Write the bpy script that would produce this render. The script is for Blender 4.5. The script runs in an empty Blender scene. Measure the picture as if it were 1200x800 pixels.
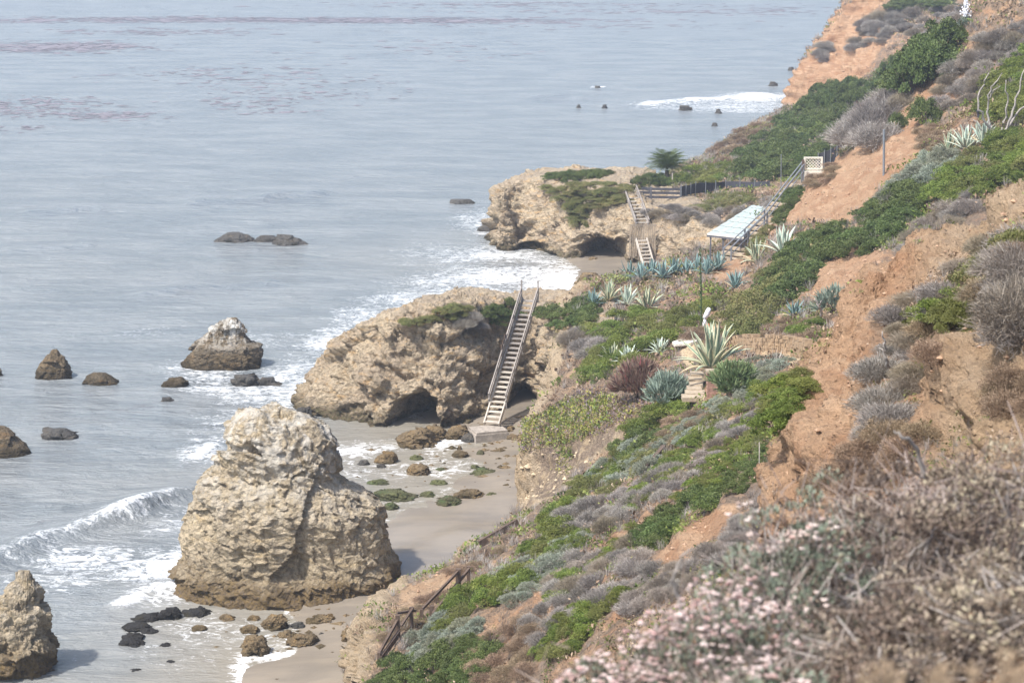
import bpy, math, random, re
import numpy as np
from math import radians as R
from mathutils import Vector, Matrix
from mathutils.bvhtree import BVHTree
random.seed(7); rng = np.random.default_rng(11)
S = bpy.context.scene; C = S.collection
# ---------------------------------------------------------------- camera, sky, sun, exposure
CAMZ, PITCH, FPX = 30.0, R(-13), 2400.0          # photograph is 1200 x 800 pixels
cam = bpy.data.objects.new('camera', bpy.data.cameras.new('camera')); C.objects.link(cam)
cam.location = (0, 0, CAMZ); cam.rotation_euler = (R(90) + PITCH, 0, 0)
cam.data.lens = 72; cam.data.sensor_width = 36; cam.data.clip_start = .1; cam.data.clip_end = 60000
cam.data.dof.use_dof = True; cam.data.dof.focus_distance = 95; cam.data.dof.aperture_fstop = 4.5
S.camera = cam
SUN_AZ, SUN_EL = R(-126), R(56)                   # azimuth from +Y, clockwise
W = bpy.data.worlds.new('World'); S.world = W; W.use_nodes = True
sky = W.node_tree.nodes.new('ShaderNodeTexSky'); sky.sky_type = 'NISHITA'; sky.sun_disc = False
sky.sun_elevation = SUN_EL; sky.sun_rotation = SUN_AZ; sky.air_density = 1.0; sky.dust_density = 2.2; sky.ozone_density = 1.0
bg = W.node_tree.nodes['Background']; bg.inputs[1].default_value = .14
W.node_tree.links.new(sky.outputs[0], bg.inputs[0])
sl = bpy.data.lights.new('sun', 'SUN'); sl.energy = 3.4; sl.angle = R(2.); sl.color = (1, .97, .93)
sun = bpy.data.objects.new('sun', sl); C.objects.link(sun)
sdir = Vector((math.sin(SUN_AZ)*math.cos(SUN_EL), math.cos(SUN_AZ)*math.cos(SUN_EL), math.sin(SUN_EL)))
sun.rotation_euler = sdir.to_track_quat('Z', 'Y').to_euler()
S.view_settings.view_transform = 'Standard'; S.view_settings.look = 'None'
S.view_settings.exposure = .92; S.view_settings.gamma = 1
# ---------------------------------------------------------------- pixel <-> world (a sight line meets a given depth or height)
cp, sp = math.cos(PITCH), math.sin(PITCH)
def ray(px, py):
    cx = (np.asarray(px, float)-600)/FPX; cy = -(np.asarray(py, float)-400)/FPX
    return cx, cp - cy*sp, sp + cy*cp
def P(px, py, D):
    x, y, z = ray(px, py); s = np.asarray(D, float)/y
    return np.stack([x*s, y*s, CAMZ + z*s], -1)
def PZ(px, py, z0=0.):
    x, y, z = ray(px, py); s = (z0-CAMZ)/z
    return np.stack([x*s, y*s, CAMZ + z*s], -1)
def pix(V):
    V = np.asarray(V); z = V[..., 2]-CAMZ
    f = V[..., 1]*cp + z*sp; u = -V[..., 1]*sp + z*cp
    f = np.maximum(f, .1)
    return 600 + FPX*V[..., 0]/f, 400 - FPX*u/f
def depth_at(py, z0=0.): return float(PZ(600, py, z0)[1])
def inpoly(x, y, poly):
    x = np.asarray(x, float); y = np.asarray(y, float); r = np.zeros(x.shape, bool); n = len(poly)
    for i in range(n):
        x0, y0 = poly[i]; x1, y1 = poly[(i+1) % n]
        if y0 == y1: continue
        c = ((y0 > y) != (y1 > y)) & (x < (x1-x0)*(y-y0)/(y1-y0)+x0); r ^= c
    return r
# ---------------------------------------------------------------- noise
def _h(i, j, k, s):
    with np.errstate(over='ignore'):
        h = (i.astype(np.uint32)*np.uint32(374761393) + j.astype(np.uint32)*np.uint32(668265263)
             + k.astype(np.uint32)*np.uint32(2147483647) + np.uint32((s*974634221 + 12345) & 0xffffffff))
        h = (h ^ (h >> np.uint32(13)))*np.uint32(1274126177); h = (h ^ (h >> np.uint32(16)))*np.uint32(2246822519)
        h ^= h >> np.uint32(15)
    return h
def _f(h): return (h & np.uint32(0xffff)).astype(np.float32)/32767.5 - 1
def _f2(h): return (h >> np.uint32(16)).astype(np.float32)/32767.5 - 1
def noise(p, s=0):
    p = np.asarray(p, np.float32); b = np.floor(p); f = p-b; b = b.astype(np.int64)
    w = f*f*f*(f*(f*6-15)+10); out = np.zeros(len(p), np.float32)
    for a in (0, 1):
        for c in (0, 1):
            for d in (0, 1):
                h = _h(b[:, 0]+a, b[:, 1]+c, b[:, 2]+d, s)
                g0, g1 = _f(h), _f2(h); g2 = _f(h*np.uint32(2654435761))
                v = g0*(f[:, 0]-a) + g1*(f[:, 1]-c) + g2*(f[:, 2]-d)
                out += v*(w[:, 0] if a else 1-w[:, 0])*(w[:, 1] if c else 1-w[:, 1])*(w[:, 2] if d else 1-w[:, 2])
    return out
def fbm(p, sc, oc=5, gain=.5, s=0, ridged=False):
    p = np.asarray(p, np.float32)/np.float32(sc) if np.isscalar(sc) else np.asarray(p, np.float32)/np.asarray(sc, np.float32)
    o = np.zeros(len(p), np.float32); a = 1.
    for i in range(oc):
        n = noise(p + 17.3*i, s+i); o += a*((.5-abs(n)*1.6) if ridged else n); p = p*2.03; a *= gain
    return o
def facet(p, sc, s=0, slope=.9):
    p = np.asarray(p, np.float32)/np.asarray(sc, np.float32); b = np.floor(p).astype(np.int64)
    best = np.full(len(p), 9e9, np.float32); val = np.zeros(len(p), np.float32)
    for a in (-1, 0, 1):
        for c in (-1, 0, 1):
            for d in (-1, 0, 1):
                i, j, k = b[:, 0]+a, b[:, 1]+c, b[:, 2]+d
                h = _h(i, j, k, s); h2 = _h(i, j, k, s+91)
                dx = p[:, 0]-(i+.5+.45*_f(h)); dy = p[:, 1]-(j+.5+.45*_f2(h)); dz = p[:, 2]-(k+.5+.45*_f(h2))
                d2 = dx*dx+dy*dy+dz*dz; m = d2 < best
                h3 = _h(i, j, k, s+57); v = _f2(h2)*.6 + slope*(_f(h3)*dx + _f2(h3)*dy + _f(h3*np.uint32(2654435761))*dz)
                best = np.where(m, d2, best); val = np.where(m, v, val)
    return val
def sstep(a, b, x): t = np.clip((x-a)/(b-a), 0, 1); return t*t*(3-2*t)
# ---------------------------------------------------------------- mesh helpers
def mesh(name, V, F, mats=(), attrs=None, smooth=True, mi=None):
    V = np.asarray(V, np.float32); Fs = F if isinstance(F, list) else [F]; Fs = [np.asarray(f, np.int32) for f in Fs if len(f)]
    me = bpy.data.meshes.new(name); me.vertices.add(len(V)); me.vertices.foreach_set('co', V.ravel())
    tot = np.concatenate([np.full(len(f), f.shape[1], np.int32) for f in Fs]); li = np.concatenate([f.ravel() for f in Fs])
    me.loops.add(len(li)); me.loops.foreach_set('vertex_index', li)
    me.polygons.add(len(tot)); me.polygons.foreach_set('loop_start', np.concatenate([[0], np.cumsum(tot)[:-1]]).astype(np.int32))
    me.polygons.foreach_set('loop_total', tot)
    me.polygons.foreach_set('use_smooth', np.full(len(tot), smooth, bool))
    for m in (mats if isinstance(mats, (list, tuple)) else [mats]): me.materials.append(m)
    if mi is not None: me.polygons.foreach_set('material_index', np.asarray(mi, np.int32))
    me.update(calc_edges=True)
    for k, a in (attrs or {}).items():
        a = np.asarray(a, np.float32)
        t = me.attributes.new(k, 'FLOAT', 'POINT' if len(a) == len(V) else 'FACE'); t.data.foreach_set('value', a.ravel())
    return me
def link(name, me, parent=None, loc=None, **props):
    o = bpy.data.objects.new(name, me); C.objects.link(o)
    if parent: o.parent = parent
    if loc is not None: o.location = loc
    for k, v in props.items(): o[k] = v
    return o
def thing(name, label, cat, loc=(0, 0, 0), group=None, rz=0):
    o = bpy.data.objects.new(name, None); C.objects.link(o); o.location = loc; o.rotation_euler = (0, 0, rz); o.empty_display_size = .2
    o['label'] = label; o['category'] = cat
    if group: o['group'] = group
    return o
def gridF(nr, nc, wrap=False):
    i = np.arange(nr-1)[:, None]*nc; j = np.arange(nc if wrap else nc-1)[None]; j2 = (j+1) % nc
    return np.stack([i+j, i+j2, i+nc+j2, i+nc+j], -1).reshape(-1, 4)
def normals(G):
    du = np.gradient(G, axis=1); dv = np.gradient(G, axis=0); n = np.cross(du, dv); return n/(np.linalg.norm(n, axis=-1, keepdims=True)+1e-9)
def cr(A, ns):
    """catmull-rom along axis 0 of A with ns[i] samples in segment i"""
    out = []; n = len(A)
    for i in range(n-1):
        p1, p2 = A[i], A[i+1]; p0 = A[i-1] if i else 2*p1-p2; p3 = A[i+2] if i+2 < n else 2*p2-p1
        m1 = (p2-p0)*.42; m2 = (p3-p1)*.42
        for t in np.arange(ns[i])/ns[i]:
            t2, t3 = t*t, t*t*t
            out.append((2*t3-3*t2+1)*p1 + (t3-2*t2+t)*m1 + (3*t2-2*t3)*p2 + (t3-t2)*m2)
    out.append(A[-1]); return np.stack(out)
def loft(rows, step=2.5, maxn=120, ext=True):
    A = np.array(rows, float)
    if ext:                                           # carry the land on beyond the right edge
        e = A[:, -1:] + (A[:, -1:]-A[:, -2:-1])*np.array([0, 0, 0]); e[..., 0] += 350; e[..., 1] -= 60
        A = np.concatenate([A, e], 1)
    Wd = P(A[..., 0], A[..., 1], A[..., 2])
    dr = np.hypot(np.diff(A[..., 0], axis=0), np.diff(A[..., 1], axis=0)).mean(1); dc = np.hypot(np.diff(A[..., 0], axis=1), np.diff(A[..., 1], axis=1)).mean(0)
    nr = np.clip((dr/step).astype(int), 3, maxn); nc = np.clip((dc/step).astype(int), 3, maxn)
    G = cr(Wd, nr); G = np.swapaxes(cr(np.swapaxes(G, 0, 1), nc), 0, 1)
    return G
# ---------------------------------------------------------------- node helpers
class T:
    def __init__(s, name):
        s.m = bpy.data.materials.new(name); s.m.use_nodes = True; s.t = s.m.node_tree; s.t.nodes.clear(); s.out = s.n('ShaderNodeOutputMaterial')
    def n(s, ty, ins=None, **pr):
        n = s.t.nodes.new(ty)
        for k, v in pr.items(): setattr(n, k, v)
        for k, v in (ins or {}).items(): s.set(n.inputs[k], v)
        return n
    def set(s, inp, v):
        if hasattr(v, 'is_linked') or isinstance(v, bpy.types.NodeSocket): s.t.links.new(v, inp)
        else:
            if isinstance(v, tuple) and len(v) == 3 and inp.type == 'RGBA': v = v + (1,)
            inp.default_value = v
    def math(s, op, a, b=None, c=None, clamp=False):
        n = s.n('ShaderNodeMath', operation=op, use_clamp=clamp); s.set(n.inputs[0], a)
        if b is not None: s.set(n.inputs[1], b)
        if c is not None: s.set(n.inputs[2], c)
        return n.outputs[0]
    def mix(s, f, a, b, mode='MIX'):
        n = s.n('ShaderNodeMix', data_type='RGBA', blend_type=mode); s.set(n.inputs[0], f); s.set(n.inputs[6], a); s.set(n.inputs[7], b); return n.outputs[2]
    def attr(s, k): return s.n('ShaderNodeAttribute', attribute_name=k).outputs['Fac']
    def pos(s): return s.n('ShaderNodeNewGeometry').outputs['Position']
    def obj(s): return s.n('ShaderNodeTexCoord').outputs['Object']
    def map(s, v, sc=(1, 1, 1), rot=(0, 0, 0)): return s.n('ShaderNodeMapping', {'Vector': v, 'Scale': sc, 'Rotation': rot}).outputs[0]
    def noise(s, v, sc, det=5, rough=.55, dist=0.): return s.n('ShaderNodeTexNoise', {'Vector': v, 'Scale': sc, 'Detail': det, 'Roughness': rough, 'Distortion': dist}).outputs['Fac']
    def vor(s, v, sc, feat='F1', out='Distance'): return s.n('ShaderNodeTexVoronoi', {'Vector': v, 'Scale': sc}, feature=feat).outputs[out]
    def ramp(s, f, stops, interp='LINEAR'):
        n = s.n('ShaderNodeValToRGB'); n.color_ramp.interpolation = interp; e = n.color_ramp.elements
        while len(e) < len(stops): e.new(.5)
        for x, (p, c) in zip(e, stops):
            x.position = p; x.color = (c if isinstance(c, tuple) else (c, c, c)) + (1,)
        s.set(n.inputs[0], f); return n.outputs[0]
    def sm(s, x, a, b):
        n = s.n('ShaderNodeMapRange', interpolation_type='SMOOTHSTEP'); s.set(n.inputs[0], x); s.set(n.inputs[1], a); s.set(n.inputs[2], b); return n.outputs[0]
    def bump(s, h, st=.5, d=.1, nrm=None):
        n = s.n('ShaderNodeBump', {'Strength': st, 'Distance': d, 'Height': h})
        if nrm is not None: s.set(n.inputs['Normal'], nrm)
        return n.outputs[0]
    def done(s, color, rough=.9, nrm=None, spec=.3, **kw):
        b = s.n('ShaderNodeBsdfPrincipled', {'Base Color': color, 'Roughness': rough, 'Specular IOR Level': spec})
        for k, v in kw.items(): s.set(b.inputs[k], v)
        if nrm is not None: s.set(b.inputs['Normal'], nrm)
        s.t.links.new(b.outputs[0], s.out.inputs[0]); return s.m
def rgb(r, g, b):                                     # sRGB 0..255 -> linear
    f = lambda c: (c/255/12.92 if c <= 10 else ((c/255+.055)/1.055)**2.4)
    return (f(r), f(g), f(b))
# ---------------------------------------------------------------- materials: rock, soil, sand, sea
def rock_mat(name, c1, c2, c3, dark, white=0., z0=.4, z1=2.2, algae=(.10, .09, .045), grain=1.):
    t = T(name); p = t.pos(); n1 = t.noise(p, .45, 6, .6, .6); n2 = t.noise(t.map(p, (1, 1, 3.2), (.5, .45, 0)), 1.1, 6, .65)
    col = t.mix(t.sm(n1, .38, .62), c1, c2); col = t.mix(t.sm(n2, .5, .72), col, c3)
    fine = t.noise(p, 7*grain, 5, .7); pit = t.vor(t.map(p, (1, 1, 1.5), (.4, .3, 0)), 3.2*grain)
    col = t.mix(1., col, t.ramp(fine, [(.25, .5), (.52, 1.), (.8, 1.2)]), 'MULTIPLY')
    cr_ = t.vor(t.map(p, (1, 1, 1.7), (.5, .5, .2)), 1.5*grain, 'DISTANCE_TO_EDGE'); cr2 = t.sm(t.math('ADD', cr_, t.math('MULTIPLY', fine, .10)), .055, .11)
    col = t.mix(cr2, t.mix(.38, col, dark), col)
    if white:
        gz = t.n('ShaderNodeSeparateXYZ', {0: t.n('ShaderNodeNewGeometry').outputs['Normal']}).outputs[2]
        w = t.math('MULTIPLY', t.attr('top'), t.sm(t.noise(t.map(p, (1, 1, .35)), 1.6, 5, .7), .42, .6)); col = t.mix(t.math('MULTIPLY', w, white), col, rgb(226, 221, 210))
    z = t.n('ShaderNodeSeparateXYZ', {0: p}).outputs[2]
    zz = t.math('ADD', z, t.math('MULTIPLY', t.math('SUBTRACT', t.noise(p, .8, 4, .6), .5), 2.4))
    col = t.mix(t.math('SUBTRACT', 1., t.sm(zz, z0, z1)), col, t.mix(t.sm(fine, .4, .65), algae, dark))
    h = t.math('ADD', t.math('ADD', t.math('MULTIPLY', fine, .7), t.math('MULTIPLY', pit, .5)), t.math('MULTIPLY', t.noise(p, 2.2*grain, 6, .65), 1.3))
    return t.done(col, .92, t.bump(h, 1., .34/grain), .15)
M = {}
M['cliff'] = rock_mat('cliff_sandstone', rgb(196, 178, 150), rgb(180, 162, 138), rgb(198, 164, 118), rgb(116, 100, 82), z0=.0, z1=1.1)
M['stack'] = rock_mat('stack_sandstone', rgb(196, 179, 150), rgb(184, 168, 142), rgb(198, 176, 138), rgb(112, 98, 82), white=.6, z1=1.7, algae=rgb(128, 108, 74))
M['brown_rock'] = rock_mat('brown_rock', rgb(128, 112, 88), rgb(112, 100, 82), rgb(134, 108, 76), rgb(56, 48, 38), white=.95, z0=-.2, z1=.9, algae=rgb(70, 62, 46), grain=1.6)
M['dark_rock'] = rock_mat('dark_rock', rgb(100, 97, 92), rgb(84, 81, 77), rgb(108, 100, 88), rgb(52, 50, 48), z0=-.4, z1=.2, algae=rgb(52, 50, 44), grain=2.5)
M['tan_rock'] = rock_mat('tan_boulder', rgb(142, 122, 92), rgb(122, 106, 82), rgb(150, 122, 80), rgb(64, 54, 42), z0=-.3, z1=.35, algae=rgb(92, 82, 58), grain=2.5)
M['moss_rock'] = rock_mat('mossy_rock', rgb(104, 106, 70), rgb(96, 92, 68), rgb(86, 104, 66), rgb(50, 52, 38), z0=-.4, z1=.15, algae=rgb(78, 78, 56), grain=3.)
M['seaweed'] = rock_mat('seaweed_rock', rgb(60, 58, 56), rgb(52, 50, 48), rgb(66, 62, 50), rgb(28, 27, 26), z0=-.4, z1=.05, algae=rgb(44, 42, 38), grain=4.)
def soil_mat():
    t = T('eroded_soil'); p = t.pos()
    n1 = t.noise(p, .35, 6, .6, .5); n2 = t.noise(t.map(p, (.35, .35, 2.6)), 1.4, 5, .6)
    col = t.mix(t.sm(n1, .35, .65), rgb(186, 152, 121), rgb(173, 134, 103)); col = t.mix(t.sm(n2, .48, .66), col, rgb(198, 164, 132))
    fine = t.noise(p, 9, 6, .72); peb = t.vor(p, 7.5)
    col = t.mix(1., col, t.ramp(fine, [(.28, .72), (.55, 1.), (.8, 1.14)]), 'MULTIPLY')
    clod = t.math('MULTIPLY', t.math('SUBTRACT', 1., t.sm(peb, .12, .22)), t.sm(t.noise(p, 1.2, 3, .6), .5, .6))
    col = t.mix(t.math('MULTIPLY', clod, .55), col, rgb(140, 110, 86))
    pale = t.mix(t.sm(t.noise(p, 1.3, 6, .65), .4, .62), rgb(192, 172, 144), rgb(178, 156, 126)); pale = t.mix(1., pale, t.ramp(fine, [(.25, .65), (.55, 1.), (.8, 1.15)]), 'MULTIPLY')
    brn = t.mix(t.sm(fine, .4, .62), rgb(118, 104, 90), rgb(146, 128, 110))
    col = t.mix(t.attr('pale'), col, pale); col = t.mix(t.math('MULTIPLY', t.attr('litter'), t.sm(t.noise(p, 1.1, 5, .7), .36, .56)), col, brn)
    col = t.mix(t.attr('path'), col, t.mix(t.sm(fine, .4, .7), rgb(214, 190, 154), rgb(200, 176, 140)))
    h = t.math('ADD', t.math('MULTIPLY', t.noise(p, 3, 7, .68), 1.2), t.math('ADD', t.math('MULTIPLY', fine, .5), t.math('MULTIPLY', t.math('SUBTRACT', 1., t.sm(peb, .05, .3)), .25)))
    return t.done(col, .95, t.bump(h, 1., .3), .1)
M['soil'] = soil_mat()
# ---------------------------------------------------------------- landforms
LAND = []                                             # (vertices, quads) for resting plants on the ground
TRIS = 0
def pale_px(px, py): return np.zeros(px.shape)
def landform(name, G, mat, amp=(), wrap=False, attrs=None, flip=False, kind='structure', label=None, cat=None, cave=(), rock=1., upflip=True, top=False, flatten=0.):
    Nn = normals(G); V = G.reshape(-1, 3).copy(); n = Nn.reshape(-1, 3)
    tow = (np.array([0, 0, CAMZ]) - V)                # outward = towards the open air (the viewer's side or up)
    sgn = 1. if (n*np.array([-.2, -.5, 1.])).sum(1).mean() > 0 else -1.; n = n*sgn
    d = np.zeros(len(V), np.float32)
    for f in amp: d += f(V)
    d *= 1-.72*np.clip(n[:, 2], 0, 1)**1.5*flatten
    V = V + n*d[:, None]
    px, py = pix(V)
    for (cx, cy, rx, ry, dep, ex, ey) in cave:
        r = np.sqrt(((px-cx)/rx)**2 + ((py-cy)/ry)**2 + 0*px) + .34*fbm(V, 1.1, 4, s=44)
        r = np.where(py > cy, np.abs(px-cx)/rx + .34*fbm(V, 1.1, 4, s=44)*1., r)
        r = np.where(n[:, 1] < .3, r, 9.)
        k = (sstep(1.05, .6, r)*.75+.25*sstep(.8, .2, r))*dep; V[:, 1] += k*ey; V[:, 0] += k*ex
    nr, nc = G.shape[:2]; F = gridF(nr, nc, wrap)
    if sgn < 0: F = F[:, ::-1]
    at = {}
    for k, f in (attrs or {}).items(): at[k] = f(V, n, px, py)
    o = link(name, mesh(name, V, F, mat, at)); o['kind'] = kind
    LAND.append((V, F, name)); return o
rk = lambda a, s=0: (lambda V: a*(.5*fbm(V, 4.6, 4, .5, s) + .55*facet(V + .35*np.stack([fbm(V, 1.5, 3, s=3), fbm(V, 1.5, 3, s=4), fbm(V, 1.5, 3, s=5)], -1), (2.4, 2.4, 1.5), s+2) + .24*facet(V@ROT, (.95, .95, .5), s+5) + .1*facet(V@ROT, (.42, .42, .24), s+6) + .1*fbm(V, .5, 4, .6, s+8, True)))
a_, b_ = .6, .5
ROT = np.array([[math.cos(a_), 0, math.sin(a_)], [0, 1, 0], [-math.sin(a_), 0, math.cos(a_)]], np.float32)
# near bluff beneath the viewer's feet
T1 = loft([[(-300, 1500, 2.5), (300, 1500, 2.5), (800, 1250, 2.5), (1400, 1150, 2.5)],
           [(300, 1260, 5), (560, 1120, 5), (850, 1000, 5), (1320, 860, 5)],
           [(420, 1100, 8.5), (640, 960, 8.5), (880, 790, 9.0), (1300, 600, 9.5)],
           [(460, 1060, 11), (680, 960, 11.5), (940, 780, 13), (1290, 585, 13.5)],
           [(480, 1150, 14), (720, 1080, 16), (960, 820, 18), (1290, 640, 18)],
           [(460, 1300, 22), (740, 1150, 24), (960, 900, 24), (1290, 760, 24)]], 5)
landform('hillside', T1, M['soil'], [lambda V: .05*fbm(V, .8, 5)], attrs={'litter': lambda V, n, px, py: np.full(len(V), .9), 'pale': lambda V, n, px, py: 0*px, 'path': lambda V, n, px, py: 0*px})
# eroded orange spur
T2r = [[(870, 960, 36), (890, 860, 31), (960, 890, 28), (1040, 900, 25), (1120, 890, 22), (1280, 850, 19)],
       [(890, 720, 37), (905, 600, 32), (965, 610, 29), (1040, 610, 26), (1120, 600, 23), (1280, 590, 20)],
       [(895, 640, 38), (921, 505, 33), (985, 475, 31), (1050, 455, 28.5), (1120, 435, 26), (1280, 440, 22)],
       [(918, 560, 41), (945, 445, 34.5), (1000, 415, 33.5), (1060, 385, 31), (1130, 355, 28.5), (1280, 330, 24.5)],
       [(955, 460, 43), (983, 375, 36), (1040, 348, 35.5), (1090, 322, 33.5), (1160, 292, 31), (1280, 260, 27)],
       [(1000, 390, 45), (1026, 314, 38), (1075, 289, 37.5), (1120, 276, 36.5), (1190, 247, 34), (1290, 200, 31)],
       [(1040, 430, 50), (1060, 370, 45), (1100, 350, 45), (1150, 340, 45), (1220, 310, 43), (1320, 260, 40)]]
def gully(a, s): return lambda V: a*(fbm(V, (1.2, 1.2, 5.), 4, .55, s, True)-.62)
def step_noise(V):                                    # thin harder beds standing out of the face
    z = V[:, 2] + .25*V[:, 0]*.3 + .35*fbm(V, 3., 3, s=31); return .19*np.clip(np.sin(z*5.3)*1.6, -1, 1)*(.5+.8*np.clip(fbm(V, 2.5, 3, s=33)+.3, 0, 1))
landform('hillside', loft(T2r, 2.4), M['soil'], [lambda V: .32*fbm(V, 3.5, 5, s=2), gully(.26, 6), step_noise, lambda V: .10*facet(V, (.5, .5, .3), 8), lambda V: .05*facet(V, .19, 9), lambda V: .06*(fbm(V, .5, 4, .6, 12, True)-.6)],
         attrs={'pale': lambda V, n, px, py: .65*sstep(1040, 1130, px), 'litter': lambda V, n, px, py: inpoly(px, py, [(1020, 380), (1200, 260), (1300, 250), (1300, 340), (1110, 390), (1060, 470), (1080, 520), (960, 560), (1020, 500)])*.5, 'path': lambda V, n, px, py: 0*px})
# long slope above the beach, from the near railing to the far gate
T3r = [
 [(412, 905, 66), (420, 800, 62), (520, 900, 52), (650, 930, 44), (780, 900, 38), (900, 860, 36), (1040, 800, 36), (1150, 790, 36), (1280, 760, 36)],
 [(414, 905, 66.5), (421, 742, 67), (500, 748, 62), (610, 715, 57), (740, 680, 53), (850, 640, 50), (980, 600, 48), (1100, 595, 48), (1280, 600, 48)],
 [(470, 775, 77), (470, 690, 76), (545, 672, 70), (650, 640, 65), (760, 600, 61), (860, 560, 58), (980, 520, 56), (1100, 505, 56), (1280, 480, 56)],
 [(560, 680, 86), (560, 645, 85), (605, 617, 81), (690, 580, 76), (790, 540, 71), (870, 510, 68), (970, 470, 66), (1100, 435, 66), (1280, 400, 66)],
 [(611, 625, 93), (613, 594, 92.5), (660, 556, 88), (730, 525, 83), (810, 480, 79), (880, 450, 76), (960, 425, 74), (1100, 385, 74), (1280, 330, 74)],
 [(611, 625, 95), (615, 510, 94), (660, 490, 91), (730, 475, 88), (805, 445, 86), (870, 428, 83), (950, 410, 80), (1100, 355, 80), (1280, 290, 80)],
 [(630, 590, 103), (640, 470, 101), (685, 440, 98), (735, 425, 96), (800, 408, 94), (870, 397, 90), (950, 385, 88), (1080, 330, 88), (1280, 245, 88)],
 [(645, 550, 110), (655, 395, 108), (692, 378, 107), (740, 385, 105), (800, 374, 104), (870, 365, 101), (950, 320, 99), (1070, 255, 99), (1280, 170, 99)],
 [(655, 500, 119), (660, 356, 117), (700, 352, 117), (750, 346, 117), (810, 336, 116), (870, 320, 114), (945, 265, 112), (1060, 190, 112), (1280, 90, 112)],
 [(690, 440, 128), (705, 335, 123), (745, 326, 124), (790, 314, 127), (835, 305, 129), (885, 285, 128), (945, 225, 126), (1050, 150, 126), (1280, 30, 126)],
 [(730, 440, 140), (735, 345, 134), (770, 322, 134), (810, 301, 135), (850, 283, 136), (905, 243, 135), (1000, 180, 135), (1105, 65, 135), (1280, -150, 135)],
 [(760, 440, 150), (770, 380, 146), (800, 360, 146), (840, 340, 147), (880, 325, 148), (940, 300, 147), (1030, 240, 147), (1130, 150, 147), (1300, 0, 147)]]
BARE = {  # stretches of bare soil, as seen from the viewpoint
 'upper': [(935, 215), (1000, 175), (1035, 140), (1065, 130), (1085, 150), (1110, 160), (1070, 190), (1030, 220), (1005, 250), (985, 265), (940, 260), (915, 265)],
 'upper_edge': [(1040, 145), (1062, 118), (1072, 98), (1100, 70), (1112, 60), (1105, 90), (1120, 110), (1110, 135), (1060, 140)],
 'mid': [(975, 300), (1000, 290), (1040, 295), (1010, 330), (980, 350), (950, 350), (945, 325)],
 'low_cut': [(760, 660), (800, 620), (850, 590), (870, 590), (840, 625), (790, 665)],
 'low_patch': [(625, 690), (655, 675), (660, 700), (640, 725), (625, 715)],
 'rail': [(470, 690), (515, 672), (545, 655), (540, 680), (500, 705), (470, 730)],
 'canopy': [(835, 315), (880, 285), (905, 255), (915, 262), (890, 300), (870, 320), (840, 330)]}
PATHS = [[(893, 411), (938, 413), (942, 418), (925, 428), (910, 425), (925, 417), (893, 416)], [(826, 388), (851, 367), (850, 374), (835, 392)], [(800, 470), (806, 445), (824, 436), (826, 470)], [(797, 412), (806, 400), (815, 404), (812, 430), (803, 430)]]
def a_path(V, n, px, py):
    r = np.zeros(len(V))
    for q in PATHS: r = np.maximum(r, inpoly(px, py, q))
    return r
def a_bare(px, py):
    r = np.zeros(px.shape)
    for q in BARE.values(): r = np.maximum(r, inpoly(px, py, q))
    return r
def lowcliff(V): return sstep(5.6, 4.2, V[:, 2])
G3 = loft(T3r, 2.1)
cliffzone = lambda V: np.clip(sstep(1.25, .15, V[:, 0]-SHORE(V[:, 1])), 0, 1)
lip = np.array([[float(P(*r[1])[1]), float(P(*r[1])[0])] for r in T3r[1:]]); lip = lip[np.argsort(lip[:, 0])]
SHORE = lambda y: np.interp(y, lip[:, 0], lip[:, 1])
landform('hillside', G3, M['soil'], [lambda V: .42*fbm(V, 4., 5, s=3)*(1-.5*cliffzone(V)), lambda V: cliffzone(V)*rk(.75, 5)(V), lambda V: (1-cliffzone(V))*(gully(.16, 7)(V)+.5*step_noise(V) + .07*facet(V, .5, 8))],
         attrs={'pale': lambda V, n, px, py: np.clip(cliffzone(V) + inpoly(px, py, [(610, 522), (660, 520), (690, 513), (735, 488), (732, 515), (690, 545), (650, 590), (612, 605)])*1. + .35*sstep(7, 5, V[:, 2]), 0, 1), 'path': a_path,
                'litter': lambda V, n, px, py: (1-cliffzone(V))*np.clip(1-a_bare(px, py)-.0*px, 0, 1)*.95})
# central promontory with its caves
A = [[(335, 530, 119), (352, 500, 113.5), (380, 515, 111), (450, 518, 109), (520, 518, 108), (585, 505, 110.8), (618, 503, 112), (655, 540, 104), (720, 540, 103)],
     [(342, 500, 119), (357, 470, 114), (388, 460, 111.8), (450, 460, 109.5), (520, 460, 109), (585, 460, 112), (620, 465, 113), (655, 460, 105), (720, 460, 104)],
     [(356, 462, 119), (364, 444, 115), (398, 425, 112.5), (452, 410, 110.5), (520, 405, 110.5), (588, 405, 113.6), (624, 410, 114), (660, 415, 106), (720, 420, 104)],
     [(364, 448, 119), (370, 430, 116), (402, 398, 113.6), (452, 373, 111.6), (514, 356, 111.8), (592, 356, 115.4), (630, 362, 115.6), (680, 385, 107), (720, 385, 106)],
     [(368, 443, 119), (374, 425, 117), (406, 392, 114.6), (456, 369, 112.8), (517, 351.5, 113.2), (593, 352.5, 116.8), (634, 357, 116.8), (684, 375, 108), (720, 375, 107)],
     [(380, 432, 120), (386, 422, 117.5), (420, 386, 116.5), (465, 366, 117), (520, 350, 118.5), (596, 351, 119), (640, 352, 119), (690, 362, 112), (720, 352, 114)],
     [(386, 440, 123), (392, 428, 121), (425, 390, 121.5), (468, 369, 122), (540, 344, 123), (600, 348, 124), (650, 348, 124), (690, 350, 121), (720, 350, 121)],
     [(380, 500, 129), (395, 490, 129), (430, 480, 130), (470, 470, 130), (530, 470, 130), (600, 470, 130), (650, 470, 130), (690, 470, 130), (720, 470, 130)]]
zero = lambda V, n, px, py: 0*px
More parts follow.
